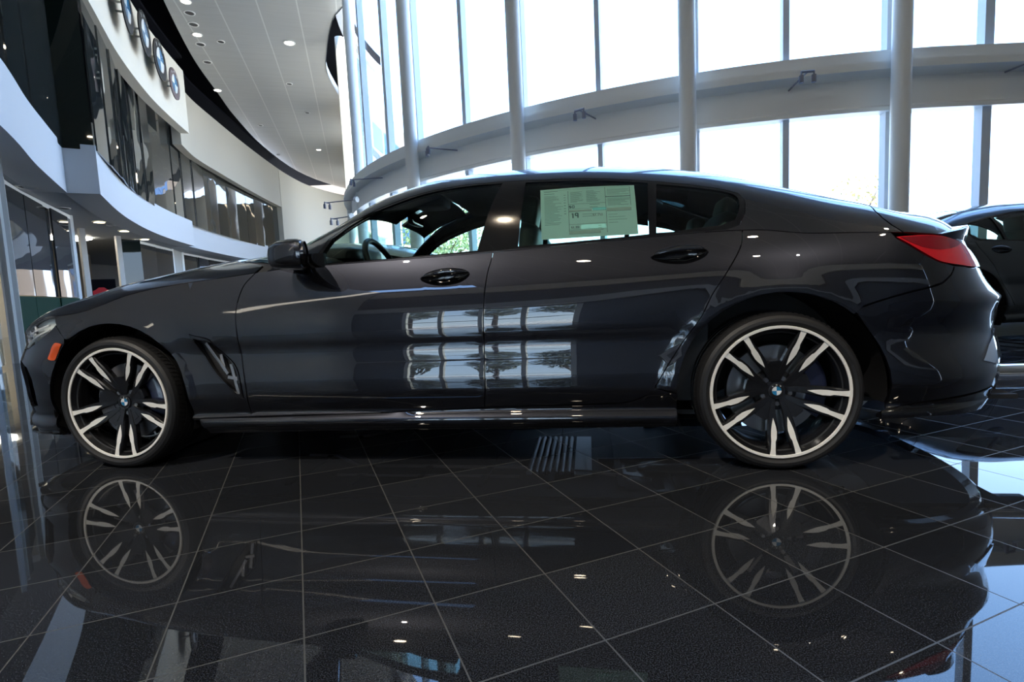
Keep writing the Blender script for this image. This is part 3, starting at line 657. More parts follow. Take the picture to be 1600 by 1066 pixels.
# steering wheel
mb = MB(); Mt = Matrix.Rotation(math.radians(-24), 3, 'Y')
def SWP(a, r=.185): v = Mt @ Vector((0, r*math.cos(a), r*math.sin(a))); return (1.185+v.x, -.38+v.y, .915+v.z)
mb.tube([SWP(a) for a in np.linspace(0, 2*PI, 41)], .016, 10, cap=False)
for a in (0, PI, -PI/2): mb.tube([SWP(a, .03), SWP(a, .18)], .014, 8)
mb.tube([(1.19,-.38,.915),(1.05,-.38,.86)], .04, 12); mb.build('steering_wheel', LEATHER, car)
mb = MB(); ellbox(mb, (1.25,0,1.235),(.035,.25,.075)); mb.tube([(1.25,0,1.25),(1.22,0,1.33)], .012, 8); mb.build('rear_view_mirror', TRIM, car)
mb = MB(); ellbox(mb, (1.36,0,1.325),(.20,.20,.07)); mb.build('overhead_console', LEATHER, car)
# headliner, sills and inner door skins keep the cabin closed
panel('headliner', U, [(1.50,.60),(1.46,.80),(1.46,1.0),(2.64,1.0),(2.68,.8),(2.74,.62),(2.62,.40),(2.0,.45),(1.72,.475)], HEADLN, car, both=True, sv=1.35, off=-.03, gap=0, flange=False, step=.06)
for sd in (1, -1):
    panel('sun_visor', U, [(1.12,.62),(1.46,.68),(1.45,.97),(1.12,.97)], HEADLN, car, side=sd, sv=1.35, off=-.035, gap=0, th=.012, step=.05)
    mb = MB(); mb.box((1.80,-.80*sd,.60),(1.95,.03,.66)); mb.build('door_lining', LEATHER, car)
mb = MB(); mb.box((1.8,0,.215),(2.0,1.6,.02)); mb.box((1.7,0,.40),(1.3,.22,.40)); mb.box((3.25,0,.93),(.50,1.25,.03)); mb.build('cabin_floor', LEATHER, car)
EXPO = 1.1
OC1 = (7.9, 6.65, math.pi+.02, 1.1)
OC2 = (-3.9, 6.5, -.05, 1.0)
POSTX = -7.85
SP1, SP2 = 1300, 450
# ------------------------------------------------------------------ price sticker inside the rear side window
ST = tag(empty('window_sticker', O_CAR, CAR_YAW), 'white printed price sheet taped inside the rear side window of the black coupe', 'sticker')
def onW(a, b, off):      # a along the sheet 0..1, b up 0..1, slightly tilted as taped
    q = [np.array(p) for p in ((2.079,.036),(2.492,.024),(2.493,.334),(2.071,.322))]
    uv = (q[0]*(1-a)+q[1]*a)*(1-b)+(q[3]*(1-a)+q[2]*a)*b
    n = snormal(U, uv[None])[0]; n = n if n[2] > 0 else -n
    p = U(uv[0:1], uv[1:2])[0]-n*off; return tuple(p)
PAPER = mat('sticker_paper', (.96,.98,.97), rough=.6); INK = mat('sticker_ink', (.10,.12,.14), rough=.7); INK2 = mat('sticker_grey_band', (.33,.30,.30), rough=.7); INK3 = mat('sticker_teal_band', (.25,.48,.52), rough=.7)
mb = MB(); mb.quadgrid([[onW(a, b, .010) for b in np.linspace(0,1,9)] for a in np.linspace(0,1,15)]); 
pp = mb.build('paper', PAPER, ST, recalc=False)
# paper is lit through: translucent
nt = PAPER.node_tree; tr = nt.nodes.new('ShaderNodeBsdfTranslucent'); tr.inputs[0].default_value = (.92,.98,.95,1); mxs = nt.nodes.new('ShaderNodeMixShader'); mxs.inputs[0].default_value = .6
bs = [n for n in nt.nodes if n.type == 'BSDF_PRINCIPLED'][0]; ot = [n for n in nt.nodes if n.type == 'OUTPUT_MATERIAL'][0]
nt.links.new(bs.outputs[0], mxs.inputs[1]); nt.links.new(tr.outputs[0], mxs.inputs[2]); nt.links.new(mxs.outputs[0], ot.inputs[0])
def ink(rects, m, name='print', kind=None):
    mb = MB()
    for a0, b0, a1, b1 in rects:
        na, nb = max(1, int((a1-a0)/.05)), max(1, int((b1-b0)/.05))      # follow the bow of the sheet
        mb.quadgrid([[onW(a0+(a1-a0)*i/na, b0+(b1-b0)*j/nb, .0085) for j in range(nb+1)] for i in range(na+1)])
    o = mb.build(name, m, pp, recalc=False)
    if kind: o['kind'] = kind
    return o
rs = []; rnd = random.Random(3)
def para(a0, a1, b0, b1, n, h=.008):
    for i in range(n):
        b = b1-(b1-b0)*i/max(1, n-1); rs.append((a0, b-h/2, a0+(a1-a0)*rnd.uniform(.45,1), b+h/2))
para(.04,.24,.22,.80,24,.007); para(.04,.28,.86,.92,2,.012); para(.32,.46,.62,.86,12,.007); para(.49,.64,.62,.88,13,.007)
para(.71,.95,.76,.90,6,.008); para(.71,.95,.52,.66,6,.009); para(.52,.66,.50,.55,2,.010); para(.71,.90,.20,.34,4,.006); para(.44,.64,.33,.37,2,.008); para(.60,.66,.10,.16,3,.008)
for b in (.40,.45,.50,.56,.62,.68,.74,.80): rs.append((.25,b-.006,.27,b+.006))
ink(rs, mat('sticker_fine_print', (.30,.36,.36), rough=.7), 'fine_print')
ink([(.295,.05,.299,.90),(.688,.05,.692,.96),(.295,.575,.69,.580),(.295,.475,.69,.478),(.30,.20,.69,.204),(.30,.115,.42,.118),(.69,.95,.95,.954),(.03,.94,.69,.944),(.946,.50,.950,.95),(.69,.62,.95,.622)], INK, 'rule')
ink([(.69,.70,.95,.716)], INK, 'heading_bar'); ink([(.70,.40,.95,.46),(.30,.425,.54,.455)], INK2, 'grey_bar'); ink([(.55,.43,.69,.485)], INK3, 'teal_bar')
ink([(.30,.05,.62,.10)], INK2, 'rating_bar'); ink([(.42,.12,.68,.19)], mat('sticker_pale_blue', (.62,.80,.84), rough=.7), 'pale_box')
DIG = {'0': [(0,0,1,0),(1,0,1,2),(1,2,0,2),(0,2,0,0)], '1': [(.6,0,.6,2),(.6,2,.2,1.6)], '5': [(1,2,0,2),(0,2,0,1.1),(0,1.1,1,1.1),(1,1.1,1,0),(1,0,0,0)], '9': [(1,0,1,2),(1,2,0,2),(0,2,0,1),(0,1,1,1)], '2': [(0,2,1,2),(1,2,1,1),(1,1,0,1),(0,1,0,0),(0,0,1,0)],
       '$': [(1,1.8,0,1.8),(0,1.8,0,1),(0,1,1,1),(1,1,1,.2),(1,.2,0,.2),(.5,-.2,.5,2.2)], ',': [(.5,0,.3,-.4)], '3': [(0,2,1,2),(1,2,1,0),(1,0,0,0),(0.1,1,1,1)]}
def number(txt, a, b, w, h, lw, m, name):
    mb = MB()
    for ch in txt:
        for x0, y0, x1, y1 in DIG[ch]:
            A0, B0, A1, B1 = a+x0*w, b+y0*h/2, a+x1*w, b+y1*h/2; dx, dy = (A1-A0)*1.35, B1-B0; l = math.hypot(dx, dy) or 1; nx, ny = -dy/l*lw/1.35, dx/l*lw
            mb.add([onW(A0+nx,B0+ny,.0085), onW(A1+nx,B1+ny,.0085), onW(A1-nx,B1-ny,.0085), onW(A0-nx,B0-ny,.0085)], [(0,1,2,3)])
        a += w*1.6
    mb.build(name, m, pp, recalc=False)
number('$0', .305, .50, .020, .05, .005, INK, 'price_figure'); number('19', .325, .31, .026, .085, .009, INK, 'mileage_figure'); number('$3,250', .55, .33, .011, .035, .003, INK2, 'cost_figure'); number('$3,350', .32, .14, .009, .030, .0025, INK, 'cost_figure')
# ------------------------------------------------------------------ world and sun
w = bpy.data.worlds.new('sky'); bpy.context.scene.world = w; w.use_nodes = True; nt = w.node_tree; nt.nodes.clear(); N = nt.nodes
out = N.new('ShaderNodeOutputWorld'); bg = N.new('ShaderNodeBackground'); tc = N.new('ShaderNodeTexCoord'); sx = N.new('ShaderNodeSeparateXYZ'); rp = N.new('ShaderNodeValToRGB')
nt.links.new(tc.outputs['Generated'], sx.inputs[0]); nt.links.new(sx.outputs[2], rp.inputs[0]); nt.links.new(rp.outputs[0], bg.inputs[0]); nt.links.new(bg.outputs[0], out.inputs[0])
el = rp.color_ramp.elements; el[0].position = 0; el[0].color = (.62,.74,.90,1); el[1].position = 1; el[1].color = (.16,.34,.80,1)
e = el.new(.12); e.color = (.46,.63,.90,1); e = el.new(.45); e.color = (.26,.48,.92,1)
bg.inputs[1].default_value = 3.6
sun = bpy.data.lights.new('sun', 'SUN'); sun.energy = 15; sun.angle = math.radians(.6); sun.color = (1,.93,.82)
so = bpy.data.objects.new('sun', sun); C.objects.link(so); so.rotation_euler = Vector((-.45,.62,-.80)).to_track_quat('-Z','Y').to_euler(); so.location = (0,0,40)
# ------------------------------------------------------------------ room materials
def floor_mat():
    m = bpy.data.materials.new('granite_tiles'); nt = nodes(m); N = nt.nodes; Lk = nt.links
    def mth(op, a=None, b=None, c=None):
        n = N.new('ShaderNodeMath'); n.operation = op
        for i, v in enumerate((a, b, c)):
            if v is None: continue
            if isinstance(v, (int, float)): n.inputs[i].default_value = v
            else: Lk.new(v, n.inputs[i])
        return n.outputs[0]
    out = N.new('ShaderNodeOutputMaterial'); b = N.new('ShaderNodeBsdfPrincipled'); Lk.new(b.outputs[0], out.inputs[0])
    tc = N.new('ShaderNodeTexCoord'); mp = N.new('ShaderNodeMapping'); mp.vector_type = 'TEXTURE'
    mp.inputs['Location'].default_value = (-.9735, 2.3032, 0); mp.inputs['Rotation'].default_value = (0, 0, .3829); mp.inputs['Scale'].default_value = (.3088,.3088,.3088)
    Lk.new(tc.outputs['Object'], mp.inputs[0]); s = N.new('ShaderNodeSeparateXYZ'); Lk.new(mp.outputs[0], s.inputs[0])
    def edge(x): f = mth('FRACT', x); g = mth('SUBTRACT', f, .5); return mth('ABSOLUTE', g)
    d = mth('MAXIMUM', edge(s.outputs[0]), edge(s.outputs[1]))
    grout = mth('GREATER_THAN', d, .5-.0062)
    # granite
    v = N.new('ShaderNodeTexNoise'); v.inputs['Scale'].default_value = 330; v.inputs['Detail'].default_value = 3; v.inputs['Roughness'].default_value = .7; Lk.new(tc.outputs['Object'], v.inputs['Vector'])
    r1 = N.new('ShaderNodeValToRGB'); Lk.new(v.outputs[0], r1.inputs[0]); e = r1.color_ramp.elements; e[0].position = .42; e[0].color = (.003,.0034,.0045,1); e[1].position = .80; e[1].color = (.075,.083,.10,1)
    vo = N.new('ShaderNodeTexVoronoi'); vo.inputs['Scale'].default_value = 220; Lk.new(tc.outputs['Object'], vo.inputs['Vector'])
    sp = mth('LESS_THAN', vo.outputs['Distance'], .07)
    cell = N.new('ShaderNodeTexWhiteNoise'); cell.noise_dimensions = '3D'
    fl = N.new('ShaderNodeVectorMath'); fl.operation = 'FLOOR'; Lk.new(mp.outputs[0], fl.inputs[0]); Lk.new(fl.outputs[0], cell.inputs['Vector'])
    tone = mth('MULTIPLY_ADD', cell.outputs['Value'], .5, .75)
    mt = N.new('ShaderNodeVectorMath'); mt.operation = 'SCALE'; Lk.new(r1.outputs[0], mt.inputs[0]); Lk.new(tone, mt.inputs['Scale'])
    m1 = N.new('ShaderNodeMix'); m1.data_type = 'RGBA'; Lk.new(sp, m1.inputs[0]); Lk.new(mt.outputs[0], m1.inputs[6]); m1.inputs[7].default_value = (.05,.055,.065,1)
    m2 = N.new('ShaderNodeMix'); m2.data_type = 'RGBA'; Lk.new(grout, m2.inputs[0]); Lk.new(m1.outputs[2], m2.inputs[6]); m2.inputs[7].default_value = (.075,.075,.07,1)
    Lk.new(m2.outputs[2], b.inputs['Base Color'])
    rg = mth('MULTIPLY_ADD', grout, .5, .018); Lk.new(rg, b.inputs['Roughness']); b.inputs['IOR'].default_value = 1.5
    wv = N.new('ShaderNodeTexNoise'); wv.inputs['Scale'].default_value = 1.6; wv.inputs['Detail'].default_value = 1; Lk.new(tc.outputs['Object'], wv.inputs['Vector'])
    tilt = mth('MULTIPLY', cell.outputs['Value'], 0)
    bp = N.new('ShaderNodeBump'); bp.inputs['Strength'].default_value = .35; bp.inputs['Distance'].default_value = .003; Lk.new(wv.outputs[0], bp.inputs['Height']); Lk.new(bp.outputs[0], b.inputs['Normal'])
    return m
FLOOR = floor_mat()
def ceiling_mat():
    m = bpy.data.materials.new('ceiling_panels'); nt = nodes(m); N = nt.nodes; Lk = nt.links
    out = N.new('ShaderNodeOutputMaterial'); b = N.new('ShaderNodeBsdfPrincipled'); Lk.new(b.outputs[0], out.inputs[0]); b.inputs['Roughness'].default_value = .35; b.inputs['Specular IOR Level'].default_value = .6
    tc = N.new('ShaderNodeTexCoord'); mp = N.new('ShaderNodeMapping'); mp.vector_type = 'TEXTURE'; mp.inputs['Rotation'].default_value = (0,0,math.radians(16)); mp.inputs['Scale'].default_value = (1.15,1.15,1)
    Lk.new(tc.outputs['Object'], mp.inputs[0])
    br = N.new('ShaderNodeTexBrick'); br.offset = 0; br.inputs['Scale'].default_value = 1; br.inputs['Brick Width'].default_value = 1; br.inputs['Row Height'].default_value = 40; br.inputs['Mortar Size'].default_value = .018; br.inputs['Mortar Smooth'].default_value = 0
    br.inputs['Color1'].default_value = (.27,.26,.235,1); br.inputs['Color2'].default_value = (.27,.26,.235,1); br.inputs['Mortar'].default_value = (.40,.385,.35,1)
    Lk.new(mp.outputs[0], br.inputs[0])
    wv = N.new('ShaderNodeTexNoise'); wv.inputs['Scale'].default_value = 1; 
    mp2 = N.new('ShaderNodeMapping'); mp2.vector_type = 'TEXTURE'; mp2.inputs['Rotation'].default_value = (0,0,math.radians(16)); mp2.inputs['Scale'].default_value = (2.5,.35,1); Lk.new(tc.outputs['Object'], mp2.inputs[0]); Lk.new(mp2.outputs[0], wv.inputs['Vector'])
    Lk.new(br.outputs[0], b.inputs['Base Color'])
    bp = N.new('ShaderNodeBump'); bp.inputs['Strength'].default_value = .5; bp.inputs['Distance'].default_value = .02; Lk.new(wv.outputs[0], bp.inputs['Height']); Lk.new(bp.outputs[0], b.inputs['Normal'])
    return m
CEIL = ceiling_mat()
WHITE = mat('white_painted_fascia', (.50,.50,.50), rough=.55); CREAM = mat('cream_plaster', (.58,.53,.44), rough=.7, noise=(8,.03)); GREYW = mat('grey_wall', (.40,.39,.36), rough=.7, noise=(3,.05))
SOFFIT = mat('grey_soffit', (.36,.37,.38), rough=.6); WMETAL = mat('white_painted_metal', (.84,.84,.80), rough=.4); BMETAL = mat('pale_blue_grey_mullion', (.66,.72,.78), rough=.4)
BLACK = mat('dark_recess', (.004,.004,.006), rough=.9, spec=.05); PGLASS = glass_mat('window_glass', (.93,.97,.96))
GREYPOST = mat('grey_post', (.38,.37,.34), rough=.5)
def mirror_glass(name, col, bumpamt, metal=.0, ior=2.3):
    m = mat(name, col, rough=.02, ior=ior, metal=metal); nt = m.node_tree; N = nt.nodes; Lk = nt.links
    tc = N.new('ShaderNodeTexCoord'); n = N.new('ShaderNodeTexNoise'); n.inputs['Scale'].default_value = .9; n.inputs['Detail'].default_value = 1; Lk.new(tc.outputs['Object'], n.inputs['Vector'])
    bp = N.new('ShaderNodeBump'); bp.inputs['Strength'].default_value = bumpamt; bp.inputs['Distance'].default_value = .03; Lk.new(n.outputs[0], bp.inputs['Height'])
    b = [x for x in N if x.type == 'BSDF_PRINCIPLED'][0]; Lk.new(bp.outputs[0], b.inputs['Normal']); return m
UGLASS = mirror_glass('reflective_office_glass', (.02,.022,.02), .25); LGLASS = mirror_glass('reflective_storefront_glass', (.03,.03,.03), .12, ior=1.38)
DGLASS = mirror_glass('dark_office_glass', (.006,.010,.008), .10, ior=1.5)
def struct(o): o['kind'] = 'structure'; return o
def spline2(pts, n=8): return [tuple(p) for p in spl(pts, n)]
def wall_strip(name, line, z0, z1, th, m, parent=None, loc=None):
    "a curved wall: plan line, thickness to the left of travel"
    mb = MB(); P = [np.array(p, float) for p in line]; Q = []
    for i, p in enumerate(P):
        d = P[min(i+1, len(P)-1)]-P[max(i-1, 0)]; d /= np.linalg.norm(d); Q.append(p+np.array((-d[1], d[0]))*th)
    G = [[(p[0],p[1],z0),(p[0],p[1],z1),(q[0],q[1],z1),(q[0],q[1],z0),(p[0],p[1],z0)] for p, q in zip(P, Q)]
    mb.quadgrid(G)
    for g in (G[0][:4], G[-1][:4]): mb.add(g, [(0,1,2,3)])
    return mb.build(name, m, parent, sm=30)
# floor and ground outside
mb = MB(); mb.add([(-24,-13,0),(16,-13,0),(16,9.2,0),(8,8.9,0),(-24,60,0)], []); mb.v = []; mb.f = []; mb.mi = []
mb = MB(); mb.box((0,60,-.08),(400,400,.1)); g_ = mb.build('ground', mat('sunlit_concrete', (.62,.60,.55), rough=.9, noise=(.3,.1)))
g_['kind'] = 'structure'
# ------------------------------------------------------------------ glass wall (arc), mullions, beam
GC, GR_ = (7.3, 21.8), 12.9
def garc(deg, dr=0): t = math.radians(deg); return (GC[0]+(GR_+dr)*math.cos(t), GC[1]+(GR_+dr)*math.sin(t))
ZG = 10.9
line = [garc(a) for a in np.arange(168, 269.1, 2.5)]
for k_ in range(1, 6): line.append((7.3+k_*1.6-.2, 8.9+.01*k_))
line.append((16.2, 8.96))
from mathutils.geometry import tessellate_polygon
def slab_poly(name, poly, z0, z1, m):
    mb = MB(); n = len(poly); tri = tessellate_polygon([[Vector((x,y,0)) for x, y in poly]])
    mb.v = [(x,y,z0) for x, y in poly]+[(x,y,z1) for x, y in poly]; mb.f = [list(t) for t in tri]+[[i+n for i in reversed(t)] for t in tri]+[[i,(i+1) % n,n+(i+1) % n,n+i] for i in range(n)]; mb.mi = [0]*len(mb.f)
    return mb.build(name, m)
inside = [(x-.0, y+.10) for x, y in line]+[(16.2,-11.3),(-22,-11.3),(-22,49),(-9.6,49),(-9.3,38),(-6.1,24.9)]
struct(slab_poly('floor', inside, -.12, 0, FLOOR))
struct(slab_poly('roof_deck', [(x, y+.35) for x, y in line]+inside[len(line):], 11.1, 11.5, BLACK))
win = struct(empty('window_1', (0,0,0)))
# beam: two tiers with a ledge
P = [np.array(p) for p in line]
def offs(P, d):
    Q = []
    for i, p in enumerate(P):
        t = P[min(i+1, len(P)-1)]-P[max(i-1, 0)]; t = t/np.linalg.norm(t); Q.append(p+np.array((t[1], -t[0]))*d)
    return Q
prof = [(.10,3.40),(-.16,3.40),(-.16,3.46),(-.10,3.50),(-.10,3.92),(-.20,3.94),(-.34,3.98),(-.34,4.10),(-.24,4.12),(-.24,4.30),(.10,4.30)]
# interior side is towards the camera
def side_pt(i, d):
    t = P[min(i+1, len(P)-1)]-P[max(i-1, 0)]; t = t/np.linalg.norm(t); n = np.array((-t[1], t[0]))   # left of travel (travel runs left to right) is outside
    return P[i]+n*d
def rail(name, prof, m, parent):
    mb = MB(); mb.quadgrid([[(*side_pt(i, d), z) for d, z in prof+prof[:1]] for i in range(len(P))])
    return mb.build(name, m, parent, sm=35)
rail('beam', prof, WMETAL, win)
rail('head_rail', [(.12,ZG-.35),(-.22,ZG-.35),(-.22,ZG),(.12,ZG)], WHITE, win)
rail('knee_wall', [(.12,0),(-.10,0),(-.10,.46),(.12,.46)], mat('grey_green_knee_wall', (.20,.23,.21), rough=.5), win)
mb = MB(); mb.quadgrid([[(*side_pt(i, .03), z) for z in (.14, 3.42)] for i in range(len(P))]); mb.build('lower_pane', PGLASS, win, recalc=False)
mb = MB(); mb.quadgrid([[(*side_pt(i, .03), z) for z in (4.28, ZG-.3)] for i in range(len(P))]); mb.build('upper_pane', PGLASS, win, recalc=False)
# point of the glass line in a given direction x/y
def line_at(tx):
    best = None
    for i in range(len(P)-1):
        a, b = P[i], P[i+1]; fa, fb = a[0]-tx*a[1], b[0]-tx*b[1]
        if fa*fb <= 0 and a[1] > 0: s_ = fa/(fa-fb); best = a+(b-a)*s_; tt = (b-a)/np.linalg.norm(b-a)
    return best, tt
MULL = [(.8797,.075),(.7062,.085),(.5167,.05),(.355,.05),(.1798,.045),(.040,.07),(-.0641,.05),(-.1532,.09),(-.2053,.07),(-.2465,.06)]
for tx_, hw in MULL:
    r_ = line_at(tx_)
    if r_[0] is None: continue
    p, t = r_; rz = math.atan2(t[1], t[0])
    mb = MB()
    for z0, z1 in ((.1,3.42),(4.28,ZG-.2)): mb.box((p[0],p[1],(z0+z1)/2),(hw*2,.16,z1-z0), rz)
    mb.build('mullion', BMETAL, win)
for x in (9.4,11.0,12.6,14.2):
    mb = MB(); mb.box((x,8.93,5.4),(.12,.16,10.8)); mb.build('mullion', BMETAL, win)
# round columns in front of the glass
COLS = [((6.14,8.42),'white round column behind the boot of the black coupe','r'),((3.05,8.98),'white round column rising behind the rear side window of the black coupe','m'),
        ((.28,10.30),'white round column above the front edge of the rear window and price sticker','c'),((-2.08,12.35),'white round column above the windscreen top, with a slim mullion at its right edge','l'),
        ((-4.32,16.2),'tall round column at the far left end of the glass wall, right one of the close pair','ll'),((-5.58,19.5),'shorter-looking round column at the left end of the glass wall, left one of the close pair','lll')]
for (x, y), lab, k in COLS:
    mb = MB(); h_ = 10.6 if k != 'lll' else 9.9; r_ = .135 if k in 'rmc' else .15
    mb.tube([(0,0,0),(0,0,h_)], r_, 36); o = mb.build('column', WMETAL, None, loc=(x,y,0)); tag(o, lab, 'column', 'round columns along the glass wall')
    mb = MB(); mb.tube([(0,0,0),(0,0,.03)], r_+.05, 36); mb.build('base_ring', WMETAL, o)
# spotlight arms on the beam
def pix(px, py, z=None, y=None):
    d = _f+(px-800)/FOC*R_-(py-533)/FOC*U_
    t = (z-CAM_H)/d.z if z is not None else y/d.y
    return Vector((0,0,CAM_H))+d*t
ARMS = [((1230,144),3.86,(1262,112),'spotlight arm on the beam right of centre, above the sloping rear glass of the coupe'),((935,188),3.86,(905,172),'spotlight arm on the beam between the two middle columns'),
        ((1548,122),3.9,(1612,96),'spotlight arm on the beam at the right edge of the view'),((726,236),3.86,(668,231),'spotlight arm on the beam above the windscreen header'),
        ((610,277),3.86,(550,281),'spotlight arm on the beam beside the left pair of columns, upper one'),((556,312),3.3,(511,317),'small spotlight arm left of the column pair, middle one'),((548,338),2.8,(522,342),'small spotlight arm left of the column pair, lowest one')]
for (bx, by), z, (tx_, ty_), lab in ARMS:
    a = pix(bx, by, z=z); b = pix(tx_, ty_, z=z+.03)
    if (a-b).length > 2.2: b = a+(b-a).normalized()*1.5
    root = empty('spotlight', a); tag(root, lab, 'spotlight', 'spotlight arms on the beam')
    v = b-a; mb = MB(); mb.tube([Vector((0,0,0)), v], .014, 8); mb.build('arm', mat('spot_arm_grey', (.25,.25,.30), rough=.4), root)
    dn = v.normalized(); mb = MB(); mb.tube([dn*-.05, dn*.03], .07, 16); mb.build('base', WMETAL, root)
    sdv = dn.cross(Vector((0,0,1))).normalized()
    mb = MB(); mb.tube([v-sdv*.09+Vector((0,0,-.10)), v-sdv*.09, v+sdv*.09, v+sdv*.09+Vector((0,0,-.10))], .02, 8)
    for s in (-1,1): mb.tube([v+sdv*.09*s+Vector((0,0,-.05)), v+sdv*.09*s+Vector((0,0,-.16))], .035, 12)
    mb.build('lamp_head', mat('spot_head_grey', (.22,.22,.27), rough=.4), root)
# ------------------------------------------------------------------ ceiling
ZC_ = 9.8
ceil_edge = [(16,6.2),(10,6.4),(6.2,6.5),(2.5,7.0),(-.6,8.4),(-2.8,11.4),(-4.1,15.0),(-4.6,17),(-5.35,18.1),(-6.25,20.2),(-6.9,22.2),(-7.3,25.3),(-7.9,27.5),(-8.47,30.2),(-9.38,34.1),(-10.1,37.7),(-10.9,43),(-11,46.5)]
ce = spline2(ceil_edge, 4)
left_edge = spline2([(-11.5,48),(-13.6,43),(-14.4,38),(-13.9,31.7),(-12.9,26.6),(-12.1,23.6),(-11.4,21.0),(-10.7,18.9),(-9.65,16.1),(-8.2,12.4),(-6.7,9.0),(-5.4,6),(-4.2,2),(-4,-2),(-5,-8),(-6,-13)], 4)
poly = ce+left_edge+[(16,-13)]
mb = MB(); mb.add([(x,y,ZC_) for x, y in poly]+[(x,y,ZC_+.06) for x, y in poly], []); n = len(poly)
tri = tessellate_polygon([[Vector((x,y,0)) for x, y in poly]])
mb.f = [list(t) for t in tri]+[[i+n for i in reversed(t)] for t in tri]+[[i,(i+1) % n,n+(i+1) % n,n+i] for i in range(n)]; mb.mi = [0]*len(mb.f)
struct(mb.build('ceiling', CEIL))
mb = MB(); rim_ = ce; mb.quadgrid([[(p[0],p[1],ZC_-.03),(p[0],p[1],ZC_+.30)] for p in ce]); struct(mb.build('trim_1', WHITE, recalc=False))
# dark roof deck over everything
# downlights in the ceiling
DL = [((452,67),'lit'),((452,131),'d'),((480,176),'d'),((498,234),'d'),((407,196),'d'),((435,242),'d'),((290,2),'d'),((296,20),'d'),((302,38),'d'),((308,54),'d'),((313,69),'d'),((324,97),'d'),((340,141),'d'),((345,65),'d')]
LAMP = mat('lamp_lens_lit', (.9,.9,.85), rough=.3, emit=(1,.95,.82), estr=6); LAMPW = mat('lamp_lens_warm', (.9,.9,.8), rough=.3, emit=(1,.86,.6), estr=14)
LAMPB = mat('fill_lamp_lens', (.9,.9,.8), rough=.3, emit=(1,.84,.62), estr=110)
HOUS = mat('downlight_housing', (.55,.53,.48), rough=.4); HOLE = mat('downlight_hole', (.03,.025,.02), rough=.6)
def downlight(p, r_, lit, lab, grp, size=1.0):
    root = empty('downlight', p); tag(root, lab, 'ceiling light', grp)
    mb = MB(); mb.lathe([(r_*.78,-.004),(r_*.8,-.02),(r_,-.016),(r_*1.03,0)], 28, 'z'); mb.build('trim_ring', HOUS, root, recalc=False)
    mb = MB(); mb.add([(r_*.8*math.cos(t), r_*.8*math.sin(t), -.006) for t in np.linspace(0,2*PI,25)[:-1]], [tuple(range(24))]); mb.build('lens', lit, root, recalc=False)
    return root
for i, ((px, py), k) in enumerate(DL):
    p = pix(px, py, z=ZC_-.001)
    lab = 'large round downlight in the high curved ceiling, nearest the tall columns' if i == 0 else 'small round downlight in the high curved ceiling'
    big = i == 0
    where = ['', 'below the largest downlight', 'beside the tip of the dark ceiling gap', 'lowest near the far end of the ceiling', 'left of the middle of the ceiling', 'low in the ceiling near the far cream wall', 'top of the close row by the dark slot', 'second in the close row by the dark slot', 'third in the close row by the dark slot', 'fourth in the close row by the dark slot', 'fifth in the close row by the dark slot', 'sixth in the row, level with the last badge', 'last in the row by the dark slot', 'alone between the row and the largest downlight'][i]
    downlight(p, .20 if big else (.16 if px < 345 or i in (3,) else .13), LAMP if big else (HOLE if i % 3 else LAMP), 'largest round downlight in the high curved ceiling' if big else 'small round downlight in the high ceiling, '+where, 'downlights in the high curved ceiling')
for i, (x, y) in enumerate([(-2,-1.5),(3,-2),(-1.5,-6),(3,-6.5),(7,-4),(-4,.5),(7,1)]):  # unseen strong lamps, added to raise the ambient light around the viewer
    downlight(Vector((x,y,ZC_-.001)), .17, LAMPB, 'added round downlight out of view in the high ceiling over the near floor', 'added downlights over the near floor')
# ------------------------------------------------------------------ left wing: storefront, mezzanine fascia, upper glazing, upper fascia
# white mezzanine fascia in three steps
f1 = spline2([(-3.9,2.2),(-5.2,4.9),(-6.62,7.35),(-7.6,8.85),(-8.3,10.0),(-8.97,11.12)], 6)
f2 = spline2([(-8.50,11.40),(-9.5,13.2),(-10.35,14.9),(-11.25,17.0),(-12.05,19.3),(-12.75,21.9)], 6)
f3 = spline2([(-13.0,21.9),(-13.55,24.6),(-14.05,27.6),(-14.4,31.0),(-14.7,34.5)], 6)
for k_, f_ in enumerate((f1, f2, f3)):
    struct(wall_strip('trim_%d' % (k_+2), f_, 3.2, 4.2, .6, WHITE))
e1 = np.array(f2[0]); struct(wall_strip('trim_5', [(-9.1,11.08),(-8.50,11.40)], 3.2, 4.2, .05, WHITE))
# soffit slab behind the fascia
def slab_poly(name, poly, z0, z1, m):
    mb = MB(); n = len(poly); tri = tessellate_polygon([[Vector((x,y,0)) for x, y in poly]])
    mb.v = [(x,y,z0) for x, y in poly]+[(x,y,z1) for x, y in poly]; mb.f = [list(t) for t in tri]+[[i+n for i in reversed(t)] for t in tri]+[[i,(i+1) % n,n+(i+1) % n,n+i] for i in range(n)]; mb.mi = [0]*len(mb.f)
    return mb.build(name, m)
allf = f1+f2+f3
struct(slab_poly('ceiling_lower', [(p[0]-.05, p[1]) for p in allf]+[(-22,40),(-22,0)], 3.22, 3.5, SOFFIT))
